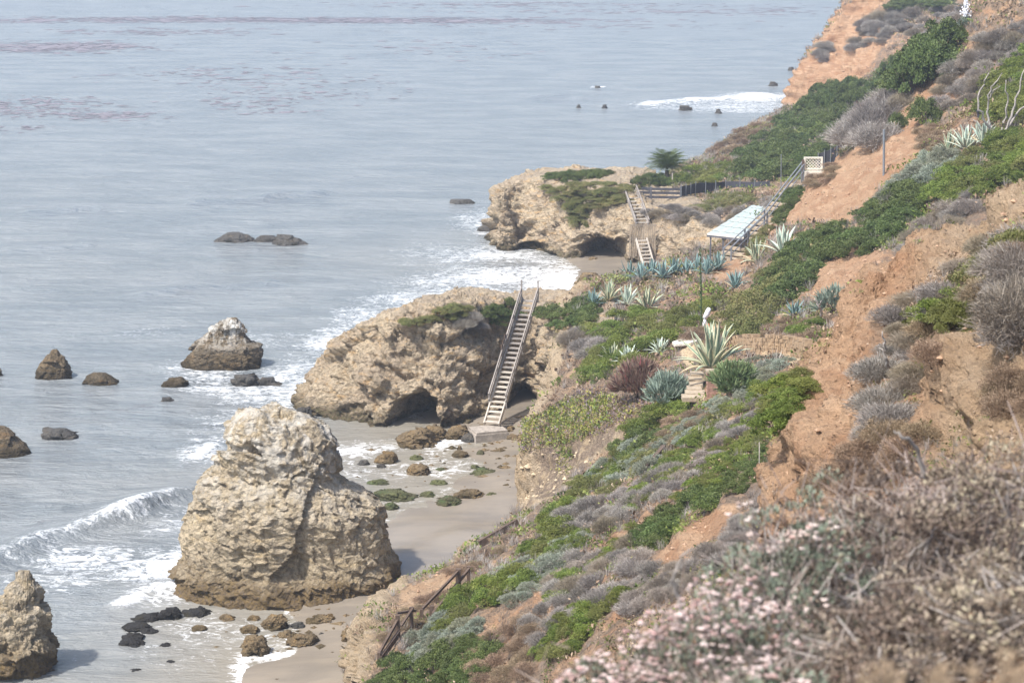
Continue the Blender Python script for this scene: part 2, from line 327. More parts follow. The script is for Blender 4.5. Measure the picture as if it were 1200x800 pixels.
landform('cliff', loft(A, 1.25, 200, ext=False), M['cliff'], [rk(1.4, 11)], flatten=1., attrs={'top': zero}, cave=[(484, 490, 31, 30, 3.4, .3, 1.), (612, 478, 17, 34, 2.6, .1, 1.), (372, 500, 13, 14, 1.4, 0, 1)])
# far promontory
B = [[(580, 330, 172), (582, 302, 164), (610, 305, 162), (650, 306, 160), (690, 308, 158), (735, 311, 156), (765, 320, 153), (800, 320, 150), (850, 320, 147)],
     [(581, 280, 172), (583, 262, 164), (608, 260, 163.5), (652, 262, 161), (690, 268, 158.5), (735, 268, 157), (768, 285, 153.5), (800, 285, 151), (850, 290, 148)],
     [(582, 240, 172), (585, 228, 165), (610, 222, 165), (652, 222, 163), (688, 243, 159.5), (735, 236, 158.5), (770, 256, 155.5), (800, 258, 153), (850, 268, 150)],
     [(585, 226, 172), (588, 219, 165.5), (612, 211, 165.6), (654, 212, 163.6), (690, 222, 161), (737, 223, 160), (770, 244, 157), (802, 248, 154), (850, 262, 151)],
     [(588, 224, 172), (591, 216, 166.6), (615, 208, 167), (655, 208, 166), (690, 215, 164), (738, 217, 163), (770, 239, 160), (802, 244, 157), (850, 259, 154)],
     [(600, 214, 176), (602, 211, 174), (622, 204, 174), (655, 203, 174), (695, 203, 174), (740, 205, 172), (772, 222, 170), (806, 224, 168), (850, 240, 165)],
     [(604, 240, 186), (608, 232, 186), (628, 202, 182), (655, 200, 182), (695, 200, 182), (740, 200, 182), (780, 206, 182), (815, 208, 182), (850, 225, 180)],
     [(600, 260, 196), (610, 255, 196), (630, 250, 198), (655, 250, 198), (695, 250, 198), (740, 250, 198), (790, 250, 198), (820, 250, 198), (850, 250, 195)]]
landform('cliff', loft(B, 1.25, 150, ext=False), M['cliff'], [rk(1.35, 21)], flatten=1., attrs={'top': zero}, cave=[(702, 294, 24, 17, 4., .2, 1.), (727, 292, 9, 14, 3, 0, 1.), (622, 290, 20, 7, 1.6, 0, 1)])
# valley slopes behind the far promontory
T4r = [[(745, 330, 150), (830, 330, 146), (900, 330, 144), (960, 320, 143), (1030, 315, 143), (1120, 290, 143), (1300, 250, 143)],
       [(770, 258, 159), (835, 262, 155), (900, 242, 152), (960, 225, 152), (1030, 215, 152), (1120, 190, 152), (1300, 150, 152)],
       [(775, 222, 170), (840, 220, 168), (905, 208, 166), (965, 190, 166), (1030, 165, 166), (1120, 120, 166), (1300, 60, 166)],
       [(785, 200, 183), (840, 187, 190), (900, 172, 192), (960, 154, 192), (1020, 130, 192), (1120, 70, 192), (1300, 0, 192)],
       [(800, 206, 205), (845, 174, 212), (880, 148, 225), (930, 125, 232), (1000, 98, 232), (1110, 52, 226), (1300, -50, 220)],
       [(815, 225, 222), (858, 205, 232), (895, 165, 248), (935, 140, 262), (1010, 120, 262), (1115, 75, 256), (1300, -60, 246)]]
landform('hillside', loft(T4r, 2.4), M['soil'], [lambda V: .5*fbm(V, 6., 5, s=5)], attrs={'litter': lambda V, n, px, py: .95+0*px, 'pale': lambda V, n, px, py: .5+0*px, 'path': zero})
# orange headland
T5r = [[(930, 180, 295), (908, 145, 268), (935, 135, 263), (980, 120, 258), (1040, 105, 254), (1120, 80, 248), (1320, 0, 240)],
       [(945, 120, 298), (926, 97, 271), (957, 92, 266), (1003, 84, 261), (1057, 68, 257), (1130, 40, 252), (1320, -20, 246)],
       [(965, 75, 300), (949, 56, 275), (982, 54, 271), (1024, 48, 266), (1072, 40, 263), (1142, 10, 259), (1320, -45, 254)],
       [(995, 25, 304), (983, 16, 279), (1010, 15, 276), (1048, 14, 273), (1092, 8, 270), (1152, -16, 267), (1320, -70, 262)],
       [(1030, -20, 308), (1015, -30, 286), (1040, -32, 285), (1075, -34, 284), (1114, -36, 282), (1164, -50, 280), (1320, -110, 276)],
       [(1060, -60, 325), (1060, -70, 315), (1080, -80, 315), (1100, -80, 315), (1130, -80, 315), (1180, -90, 312), (1320, -140, 308)]]
landform('hillside', loft(T5r, 1.5), M['soil'], [lambda V: 1.1*fbm(V, 9., 5, s=9), gully(.7, 16), lambda V: 1.6*step_noise(V*np.array([.4, .4, 1.], np.float32)), lambda V: .22*facet(V, (1.2, 1.2, .6), 8)], attrs={'litter': lambda V, n, px, py: inpoly(px, py, [(1000, 30), (1040, 0), (1200, -30), (1200, 120), (1080, 110), (1040, 90), (1010, 120), (940, 130), (1010, 95), (1030, 60), (1060, 30)])*.9, 'pale': zero, 'path': zero})
# ---------------------------------------------------------------- sand
CP = [(600, 585, .2), (560, 602, .14), (545, 640, .55), (480, 665, .5), (500, 625, .22), (440, 640, .1), (430, 605, -.04), (400, 560, -.16), (430, 530, -.12), (470, 545, -.05), (540, 545, -.035), (600, 530, .05), (560, 515, .0), (520, 512, -.03), (520, 592, -.01), (470, 512, -.05), (500, 570, -.04), (560, 575, .0), (460, 585, -.04), (400, 515, -.12), (610, 560, .2),
      (600, 490, .4), (400, 800, .42), (350, 790, .10), (320, 800, .10), (380, 765, .02), (330, 765, -.03), (280, 800, -.04), (420, 740, .18), (440, 700, .3), (300, 740, -.1), (220, 745, -.18), (230, 800, -.12), (130, 760, -.5), (50, 720, -1.2), (0, 640, -1.6), (200, 640, -1), (300, 600, -1), (340, 520, -.9), (200, 500, -1.5), (330, 440, -1.5),
      (440, 830, 1.), (380, 860, .8), (300, 860, .3), (200, 860, -.2), (660, 560, 1.), (650, 500, 1), (100, 400, -2), (400, 350, -1.5), (560, 340, -.7), (640, 330, -.25), (668, 322, -.03), (700, 300, .2), (700, 325, .18), (740, 300, .5), (730, 335, .4), (690, 345, .1), (620, 300, -.4), (600, 320, -.6), (560, 290, -1), (640, 350, -.2), (820, 290, 1), (500, 250, -2), (300, 250, -2.5), (700, 200, -1.5), (820, 190, -1)]
cpw = np.array([list(PZ(a, b)[:2])+[c] for a, b, c in CP])
def sandz(x, y):
    x = np.asarray(x, float); y = np.asarray(y, float); num = np.zeros(x.shape); den = np.zeros(x.shape)
    for cx, cy, cz in cpw:
        w = 1/((x-cx)**2 + ((y-cy)*.8)**2 + .6)**1.8; num += w*cz; den += w
    return num/den
xs = np.arange(-70, 60, .42); ys = np.arange(48, 200, .5); X, Y = np.meshgrid(xs, ys)
Z = sandz(X, Y); pts = np.stack([X, Y, 0*X], -1).reshape(-1, 3)
Z = Z + (.035*fbm(pts, 3., 4, s=12) + .012*fbm(pts, (2.2, .5, 1), 3, s=15)).reshape(Z.shape)
t = T('beach_sand'); p = t.pos(); zz = t.n('ShaderNodeSeparateXYZ', {0: p}).outputs[2]
wet = t.math('SUBTRACT', 1., t.sm(t.math('ADD', zz, t.math('MULTIPLY', t.math('SUBTRACT', t.noise(t.map(p, (.6, 1, 1)), .5, 4, .6), .5), .25)), .5, .95))
f = t.noise(p, 14, 5, .7); g = t.noise(t.map(p, (.5, 1.4, 1)), .7, 5, .6)
dry = t.mix(t.sm(g, .35, .65), rgb(188, 168, 142), rgb(176, 156, 130)); dry = t.mix(1., dry, t.ramp(f, [(.3, .85), (.6, 1.05)]), 'MULTIPLY')
wetc = t.mix(t.sm(g, .35, .65), rgb(138, 127, 112), rgb(124, 115, 103))
sand = t.done(t.mix(wet, dry, wetc), t.math('SUBTRACT', .92, t.math('MULTIPLY', wet, .62)), t.bump(t.math('ADD', f, t.math('MULTIPLY', g, 3.)), .25, .03), .4)
V = np.stack([X, Y, Z], -1).reshape(-1, 3); SF = gridF(len(ys), len(xs))
link('beach_sand', mesh('beach_sand', V, SF, sand))['kind'] = 'structure'; LAND.append((V, SF, 'beach_sand'))
sb = [(-40000, -300, -3.2), (40000, -300, -3.2), (40000, 60000, -3.2), (-40000, 60000, -3.2)]
link('sea_bed', mesh('sea_bed', sb, np.array([[0, 1, 2, 3]]), sand))['kind'] = 'structure'
# ---------------------------------------------------------------- sea: swell, breakers, foam
pxs = np.concatenate([np.linspace(-2600, -160, 40), np.arange(-150, 960, 3.), np.linspace(975, 3000, 40)])
Ds = np.concatenate([[-200, 0, 25, 40, 50], [depth_at(q) for q in np.arange(880, -30, -1.9)]]); Ds = np.concatenate([Ds, Ds[-1]*np.geomspace(1.02, 100, 34)])
kx = (pxs-600)/FPX
Yg = np.repeat(Ds[:, None], len(pxs), 1); Xg = kx[None]*np.maximum(np.abs(Yg), 60)
pt = np.stack([Xg, Yg, 0*Xg], -1).reshape(-1, 3); x, y = pt[:, 0], pt[:, 1]
SZ = sandz(x, y); dep = np.where((y > 45) & (y < 205) & (abs(x) < 75), -SZ, 3.)
near = np.clip(1-(y-60)/900, 0, 1)
calm = sstep(.0, 1.2, dep)
h = (.10*fbm(pt, (9., 3.2, 1.), 3, .5, 3) + .035*fbm(pt, (2.2, .8, 1.), 3, .5, 6))*near*(.12+.88*calm)
foam = np.zeros(len(pt))
def poly_d(pts):
    q = np.array([PZ(a, b)[:2] for a, b in pts]); best = np.full(len(x), 1e9); side = np.zeros(len(x)); tt = np.zeros(len(x)); L = 0; tot = np.hypot(*np.diff(q, axis=0).T).sum()
    for (x0, y0), (x1, y1) in zip(q[:-1], q[1:]):
        dx, dy = x1-x0, y1-y0; l = math.hypot(dx, dy); u = np.clip(((x-x0)*dx+(y-y0)*dy)/l**2, 0, 1)
        d = np.hypot(x-x0-u*dx, y-y0-u*dy); s_ = (x-x0)*dy-(y-y0)*dx
        m = d < best; best = np.where(m, d, best); side = np.where(m, np.sign(s_), side); tt = np.where(m, (L+u*l)/tot, tt); L += l
    return best, side, tt
wob = 1.2*fbm(pt, (5., 5., 1.), 3, .5, 77)
BREAK = [  # crest line, wave height, width in metres, foam on the crest, foam behind
 ([(-120, 690), (0, 660), (40, 643), (95, 622), (140, 608), (168, 596), (200, 583), (240, 566)], .75, 1.3, .2, 0),
 ([(130, 716), (165, 697), (200, 690), (225, 680)], .35, .8, .5, 0),
 ([(225, 545), (255, 520), (300, 500)], .25, .9, .5, 0),
 ([(210, 240), (260, 237), (330, 231), (400, 225)], .45, 2.2, -.4, 0),
 ([(640, 117), (665, 114), (690, 119)], .6, 2.4, -.4, 0),
 ([(0, 295), (60, 290), (120, 288)], .28, 2., -.4, 0), ([(150, 345), (260, 336), (340, 330)], .25, 1.6, -.4, 0), ([(20, 250), (130, 244)], .25, 2.2, -.4, 0),
 ([(690, 103), (712, 103)], .2, 1.2, .4, 0),
 ([(740, 126), (790, 120), (850, 117), (915, 110)], .5, 3., .5, 0)]
for pl, hh, wd, fc, _ in BREAK:
    d, side, tt = poly_d(pl); end = sstep(0, .12, tt)*sstep(1, .85, tt)
    dd = d*side + wob*.35*wd
    prof = np.exp(-(np.abs(dd)/np.where(dd > 0, wd*.55, wd*1.25))**2)
    var = .55+.6*np.clip(fbm(pt, (6., 6., 1.), 3, .5, 21)+.35, 0, 1)
    h += hh*prof*end*var
    if fc > 0: foam = np.maximum(foam, np.exp(-(np.abs(dd)/(wd*.62))**2)*end*(fc+.55*var-.1))
FO = [  # foam patches: centre and half-size in pixels, strength
 (590, 310, 110, 34, .52), (640, 312, 55, 22, .6), (560, 328, 120, 18, .50), (655, 325, 34, 15, .62), (560, 258, 45, 16, .50), (500, 352, 90, 14, .54), (440, 372, 70, 16, .60), (395, 400, 55, 24, .56), (355, 435, 60, 30, .56), (345, 470, 46, 30, .60), (300, 462, 70, 24, .52), (245, 440, 60, 20, .46), (300, 395, 90, 16, .40), (220, 430, 46, 12, .44), (620, 286, 44, 12, .64), (520, 300, 90, 24, .36), (270, 500, 60, 30, .46), (240, 525, 40, 26, .5), (560, 345, 80, 12, .66), (640, 338, 50, 12, .68),
 (110, 655, 130, 22, .50), (180, 665, 70, 26, .55), (215, 655, 34, 34, .62), (190, 696, 50, 14, .60), (60, 680, 90, 18, .42), (200, 610, 60, 24, .42), (140, 606, 40, 12, .5), (90, 780, 100, 40, .25), (250, 735, 130, 24, .38), (330, 745, 110, 30, .40), (200, 770, 110, 30, .30), (70, 512, 32, 8, .40), (830, 123, 100, 9, .5), (890, 117, 60, 12, .58), (860, 130, 70, 4, .5), (400, 528, 60, 14, .48), (440, 522, 60, 10, .46), (440, 555, 70, 24, .42), (520, 545, 70, 20, .34), (460, 592, 34, 10, .46), (255, 455, 60, 8, .5), (295, 445, 40, 6, .5), (570, 270, 26, 6, .5), (30, 445, 60, 12, .25), (190, 390, 90, 14, .3), (120, 620, 90, 10, .3)]
for cx, cy, rx, ry, s_ in FO:
    c0 = PZ(cx, cy); Rx = rx*c0[1]/FPX*1.03; Ry = abs(PZ(cx, cy-ry)[1]-PZ(cx, cy+ry)[1])/2
    r2 = ((x-c0[0])/Rx)**2 + ((y-c0[1])/Ry)**2; foam = np.maximum(foam, s_*np.exp(-(r2**1.3)*.75))
edge = np.exp(-((dep-.015)/.03)**2)*np.clip(.42+.8*fbm(pt, (4., 4., 1.), 3, .5, 61), 0, .75)*((x > -35) & (x < 12)); foam = np.maximum(foam, edge)
KP = [(20, 57, 150, 9, .62), (100, 54, 60, 4, .55), (20, 25, 300, 3, .4), (170, 22, 200, 3, .5), (400, 24, 220, 4, .55), (200, 38, 130, 4, .45), (150, 92, 320, 10, .12), (30, 130, 110, 12, .36), (140, 136, 60, 4, .42), (240, 118, 180, 12, .16), (350, 115, 150, 14, .14), (540, 24, 220, 4, .5), (620, 5, 250, 3, .5), (760, 14, 200, 3, .4), (900, 9, 120, 3, .4), (820, 46, 160, 3, .2), (560, 38, 200, 4, .3), (450, 60, 260, 10, .12), (60, 150, 60, 4, .3)]
kelp = np.zeros(len(pt))
for cx, cy, rx, ry, s_ in KP:
    c0 = PZ(cx, cy); Rx = rx*c0[1]/FPX; Ry = abs(PZ(cx, cy-ry)[1]-PZ(cx, cy+ry)[1])/2
    kelp += 1.3*s_*np.exp(-(((x-c0[0])/Rx)**2 + ((y-c0[1])/Ry)**2))
t = T('sea_water'); p = t.pos(); far = t.sm(t.n('ShaderNodeSeparateXYZ', {0: p}).outputs[1], 60, 420)
w1 = t.noise(t.map(p, (.8, 1.35, 1), (0, 0, -.12)), .8, 7, .66, .5); w2 = t.noise(t.map(p, (.4, 1., 1), (0, 0, .1)), .25, 4, .55, .3); w3 = t.noise(t.map(p, (.6, 1.5, 1), (0, 0, -.05)), .45, 4, .55, .8)
lace = t.noise(t.map(p, (.8, 1.25, 1)), 1.3, 8, .72, 1.4); lace2 = t.math('ABSOLUTE', t.math('SUBTRACT', t.noise(t.map(p, (1, 1.3, 1)), 1.1, 6, .62, 1.4), .5))
pat = t.math('ADD', t.math('MULTIPLY', lace, .85), t.math('MULTIPLY', t.math('SUBTRACT', .12, lace2), 1.3))
fm = t.sm(t.math('ADD', t.attr('foam'), t.math('MULTIPLY', t.math('SUBTRACT', pat, .42), 1.5)), .44, .9)
fm = t.math('MULTIPLY', fm, t.sm(t.attr('foam'), .06, .2))
fcap = 0
kn = t.noise(t.map(p, (.12, .30, 1)), .9, 6, .8); km = t.math('MULTIPLY', t.sm(t.math('ADD', t.attr('kelp'), t.math('MULTIPLY', t.math('SUBTRACT', kn, .5), 4.2)), .5, 1.05), .8)
body = t.mix(t.attr('shoal'), t.mix(t.sm(w2, .35, .65), rgb(118, 124, 126), rgb(134, 138, 138)), rgb(138, 131, 117))
body = t.mix(km, body, rgb(74, 56, 58)); col = t.mix(fm, body, rgb(240, 240, 238))
rough = t.math('ADD', t.math('ADD', .16, t.math('MULTIPLY', far, .12)), t.math('MULTIPLY', fm, .6))
hgt = t.math('ADD', t.math('ADD', t.math('MULTIPLY', w1, 1.), t.math('ADD', t.math('MULTIPLY', w2, 2.2), t.math('MULTIPLY', w3, 1.4))), t.math('MULTIPLY', t.noise(t.map(p, (.8, 2., 1), (0, 0, .2)), 3.2, 4, .6), .3))
bs = t.math('SUBTRACT', 1., t.math('MULTIPLY', t.attr('shoal'), .75))
nb = t.n('ShaderNodeBump', {'Distance': .55, 'Height': hgt}); t.set(nb.inputs['Strength'], t.math('MULTIPLY', bs, .85))
sea = t.done(col, rough, nb.outputs[0], .5, IOR=1.33)
foam = np.minimum(foam*(.86+.55*fbm(pt, (11., 7., 1.), 4, .55, 55)), .66)
V = np.stack([x, y, h], -1)
SEAF = gridF(len(Ds), len(pxs))
link('sea', mesh('sea', V, SEAF, sea, {'foam': foam, 'kelp': kelp, 'shoal': np.exp(-np.clip(dep, 0, 9)/.45)}))['kind'] = 'structure'
# ---------------------------------------------------------------- rocks standing in the sea and on the beach
def rock(name, label, mat, outline, D=None, ratio=.75, res=(80, 50), amp=None, seed=0, group=None, cat='rock', top=0., sink=.7, rough=1.):
    """outline: (py, left px, right px) from the top down; sections become rough ovals with real depth"""
    o = np.array(outline, float); base = o[-1, 0]
    D0 = D if D else depth_at(base); wpx = (o[:, 2]-o[:, 1]).max(); w = wpx*D0/FPX*1.05; Dc = D0 + .42*w*ratio
    z = np.array([float(P(600, q, Dc)[2]) for q in o[:, 0]]); L = np.array([float(P(a, q, Dc)[0]) for q, a in o[:, :2]]); Rr = np.array([float(P(b, q, Dc)[0]) for q, b in o[:, (0, 2)]])
    z = np.concatenate([z, [min(z[-1]-.1, -sink)]]); L = np.append(L, L[-1]-.02*w); Rr = np.append(Rr, Rr[-1]+.02*w)
    zt = np.linspace(0, 1, res[1])**.85; zs = z[0] + (z[-1]-z[0])*zt; zr = z[::-1]
    l = np.interp(zs, zr, L[::-1]); r = np.interp(zs, zr, Rr[::-1]); cx, hw = (l+r)/2, (r-l)/2
    th = np.linspace(0, 2*math.pi, res[0], endpoint=False); c, s = np.cos(th), np.sin(th)
    e = .8; c2 = np.sign(c)*abs(c)**e; s2 = np.sign(s)*abs(s)**e
    hwy = np.minimum(np.maximum.accumulate(hw)*.35+hw*.65, w/2)*ratio
    G = np.stack([cx[:, None]+hw[:, None]*c2[None], Dc+hwy[:, None]*s2[None], np.repeat(zs[:, None], len(th), 1)], -1)
    V = G.reshape(-1, 3); cen = np.stack([np.repeat(cx, len(th)), np.full(len(V), Dc), V[:, 2]*.75+.25*zs.mean()], -1); n = V-cen; n[:, 2] *= .6; n /= np.linalg.norm(n, axis=1, keepdims=True)+1e-6
    a = amp if amp is not None else .15*min(w, (z[0]-z[-1])*1.4); sc = max(w, .5)
    off = np.array([seed*7.7, seed*3.1, 0], np.float32); q = V + off; q = q + .06*sc*np.stack([fbm(q, .3*sc, 3, s=3), fbm(q, .3*sc, 3, s=4), fbm(q, .3*sc, 3, s=5)], -1)
    d = a*(.55*fbm(q, .45*sc, 4, .5, seed) + .72*facet(q@ROT, (.3*sc, .3*sc, .2*sc), seed+2) + .17*facet(q@ROT, (.1*sc, .1*sc, .06*sc), seed+5) + .2*facet(q@ROT, (.045*sc, .045*sc, .026*sc), seed+6) + .17*rough*fbm(q, .07*sc, 3, .6, seed+8, True))
    V = V + n*d[:, None]; ctop = np.array([[cx[0], Dc, V[:len(th), 2].mean()+.02*w]]); V = np.concatenate([V, ctop])
    F = [gridF(len(zs), len(th), True)[:, ::-1], np.array([[len(V)-1, (i+1) % len(th), i] for i in range(len(th))])[:, ::-1]]
    bl = V[:, 2].max()-V[:, 2]; H = max(z[0], .1)
    at = {'top': top*sstep(.75, .15, bl/H)}
    org = np.array([cx[-1], Dc, 0.]); ob = link(name, mesh(name, V-org, F, mat, at), loc=tuple(org)); ob['label'] = label; ob['category'] = cat
    if group: ob['group'] = group
    return ob
rock('sea_stack', 'massive pale sandstone sea stack with white streaked top at the edge of the beach', M['stack'],
     [(476, 316, 342), (483, 300, 354), (494, 284, 372), (510, 267, 386), (530, 263, 398), (548, 259, 402), (556, 242, 398), (566, 233, 410), (576, 229, 424), (592, 225, 440), (620, 222, 448), (650, 225, 455), (664, 216, 464), (690, 194, 466), (718, 178, 466)], D=81, ratio=.62, res=(520, 260), amp=.66, seed=3, top=1., cat='sea stack', sink=1)
rock('sea_stack', 'pointed tan rock cut off by the lower left corner, bright on its left side', M['stack'],
     [(674, 24, 33), (688, 8, 40), (700, -6, 46), (720, -18, 52), (745, -26, 58), (765, -30, 63), (800, -34, 58), (850, -36, 54)], D=73, ratio=.8, res=(200, 110), amp=.33, seed=9, top=.5, cat='sea stack')
B_ = M['brown_rock']; Dk = M['dark_rock']
rock('sea_rock', 'white capped jagged rock with a notch on its right shoulder, standing in foam', B_, [(373, 262, 276), (382, 248, 282), (392, 242, 286), (400, 234, 292), (404, 230, 308), (415, 222, 309), (424, 215, 309), (433, 214, 307)], ratio=.6, res=(170, 80), seed=4, top=1., amp=.34)
rock('sea_rock', 'dark brown cone shaped rock standing alone in calm water', B_, [(410, 60, 66), (418, 54, 74), (427, 49, 80), (436, 44, 83), (445, 42, 86)], ratio=.8, res=(120, 60), seed=6, amp=.2)
rock('sea_rock', 'low rounded brown rock just right of the dark cone shaped rock', B_, [(437, 110, 124), (441, 103, 132), (446, 100, 138), (451, 99, 140)], ratio=.7, res=(90, 36), seed=8, amp=.14)
rock('sea_rock', 'brown rock cut off by the left edge of the picture above the breaking wave', B_, [(500, -10, 4), (508, -20, 14), (516, -30, 22), (524, -36, 32), (535, -40, 38)], ratio=.7, res=(120, 50), seed=10, amp=.22)
rock('sea_rock', 'small dark tip of rock at the left edge beyond the cone shaped rock', B_, [(430, -6, -2), (435, -10, 1), (441, -14, 3)], ratio=.7, res=(50, 24), seed=12)
rock('sea_rock', 'small brown rock left of and below the white capped rock', B_, [(444, 200, 210), (448, 194, 218), (454, 190, 222)], ratio=.7, res=(70, 30), seed=14)
rock('sea_rock', 'tiny dark wave washed rock below the small brown rock', Dk, [(466, 192, 200), (471, 189, 204)], ratio=.7, res=(50, 20), seed=15)
rock('sea_rock', 'grey flat topped rock in the foam below the white capped rock', Dk, [(440, 276, 297), (445, 274, 302), (452, 273, 305)], ratio=.7, res=(80, 30), seed=16)
rock('sea_rock', 'low grey rock touching the flat topped rock on its right', Dk, [(443, 308, 318), (447, 304, 323), (452, 302, 338)], ratio=.6, res=(80, 30), seed=17)
rock('sea_rock', 'long low dark rock with a foam line, left of the large sea stack', Dk, [(503, 54, 74), (508, 50, 88), (515, 50, 95)], ratio=.6, res=(90, 30), seed=18)
rock('sea_rock', 'left hump of the long black reef out at sea', Dk, [(273, 268, 284), (278, 258, 294), (284, 251, 302)], ratio=.5, res=(100, 34), seed=19)
rock('sea_rock', 'middle hump of the long black reef out at sea', Dk, [(276, 304, 318), (280, 300, 328), (284, 296, 332)], ratio=.5, res=(80, 30), seed=20)
rock('sea_rock', 'right end of the long black reef out at sea', Dk, [(276, 326, 338), (281, 322, 352), (288, 318, 364)], ratio=.5, res=(90, 34), seed=21)
rock('sea_rock', 'flat black rock alone in the sea left of the far promontory', Dk, [(234, 530, 550), (239, 526, 558)], ratio=.6, res=(80, 26), seed=22)
rock('sea_rock', 'dark rock in white surf at the foot of the far promontory', Dk, [(263, 567, 578), (267, 561, 582), (271, 559, 585)], ratio=.6, res=(70, 26), seed=23)
rock('sea_rock', 'dark boulder between the sea stack and the central promontory', Dk, [(478, 352, 362), (486, 346, 366), (492, 344, 368)], ratio=.7, res=(60, 26), seed=24)
for i, (a, b, c, d, lb) in enumerate([(795, 124, 809, 130, 'dark rock at the left end of the distant band of surf'), (705, 123, 712, 127, 'right of the two small rocks beyond the far promontory'), (675, 123, 681, 127, 'left of the two small rocks beyond the far promontory'), (834, 144, 841, 148, 'small rock close to shore below the distant band of surf'), (901, 96, 911, 101, 'flat rock off the foot of the orange headland above the surf'), (923, 79, 931, 83, 'uppermost rock close against the orange headland'), (696, 101, 704, 104, 'rock with a small splash beside it, far offshore'), (838, 128, 846, 133, 'rock in the middle of the distant band of surf'), (806, 126, 812, 129, 'tiny rock beside the rock at the left end of the surf band')]):
    rock('sea_rock', lb, Dk, [(b, a+2, c-2), ((b+d)/2, a+1, c-1), (d, a, c)], ratio=.7, res=(36, 14), seed=30+i)
rock('rock_pinnacle', 'slim rock pinnacle at the seaward end of the far promontory', M['cliff'], [(221, 582, 587), (226, 581, 592), (236, 583, 594), (250, 585, 597), (268, 584, 602), (290, 582, 606)], D=162.5, ratio=.9, res=(90, 90), seed=77, amp=.3)
TB, MR, SW = M['tan_rock'], M['moss_rock'], M['seaweed']
def lump(a, b, c, d, lb, mat, seed, name='boulder', asym=0., group=None, hs=1.):
    w = c-a; m = (b+d)/2; sk = asym*w
    b = d-(d-b)*.8
    rock(name, lb, mat, [(b, a+.3*w+sk, c-.3*w+sk), (b*.75+d*.25, a+.14*w+sk*.7, c-.16*w+sk*.7), (b*.45+d*.55, a+.05*w, c-.05*w), (d, a, c)], ratio=.75, res=(90 if w > 20 else 48, 36 if w > 20 else 20), seed=seed, sink=.4, group=group, rough=1.6, amp=.17*w*depth_at(d)/FPX)
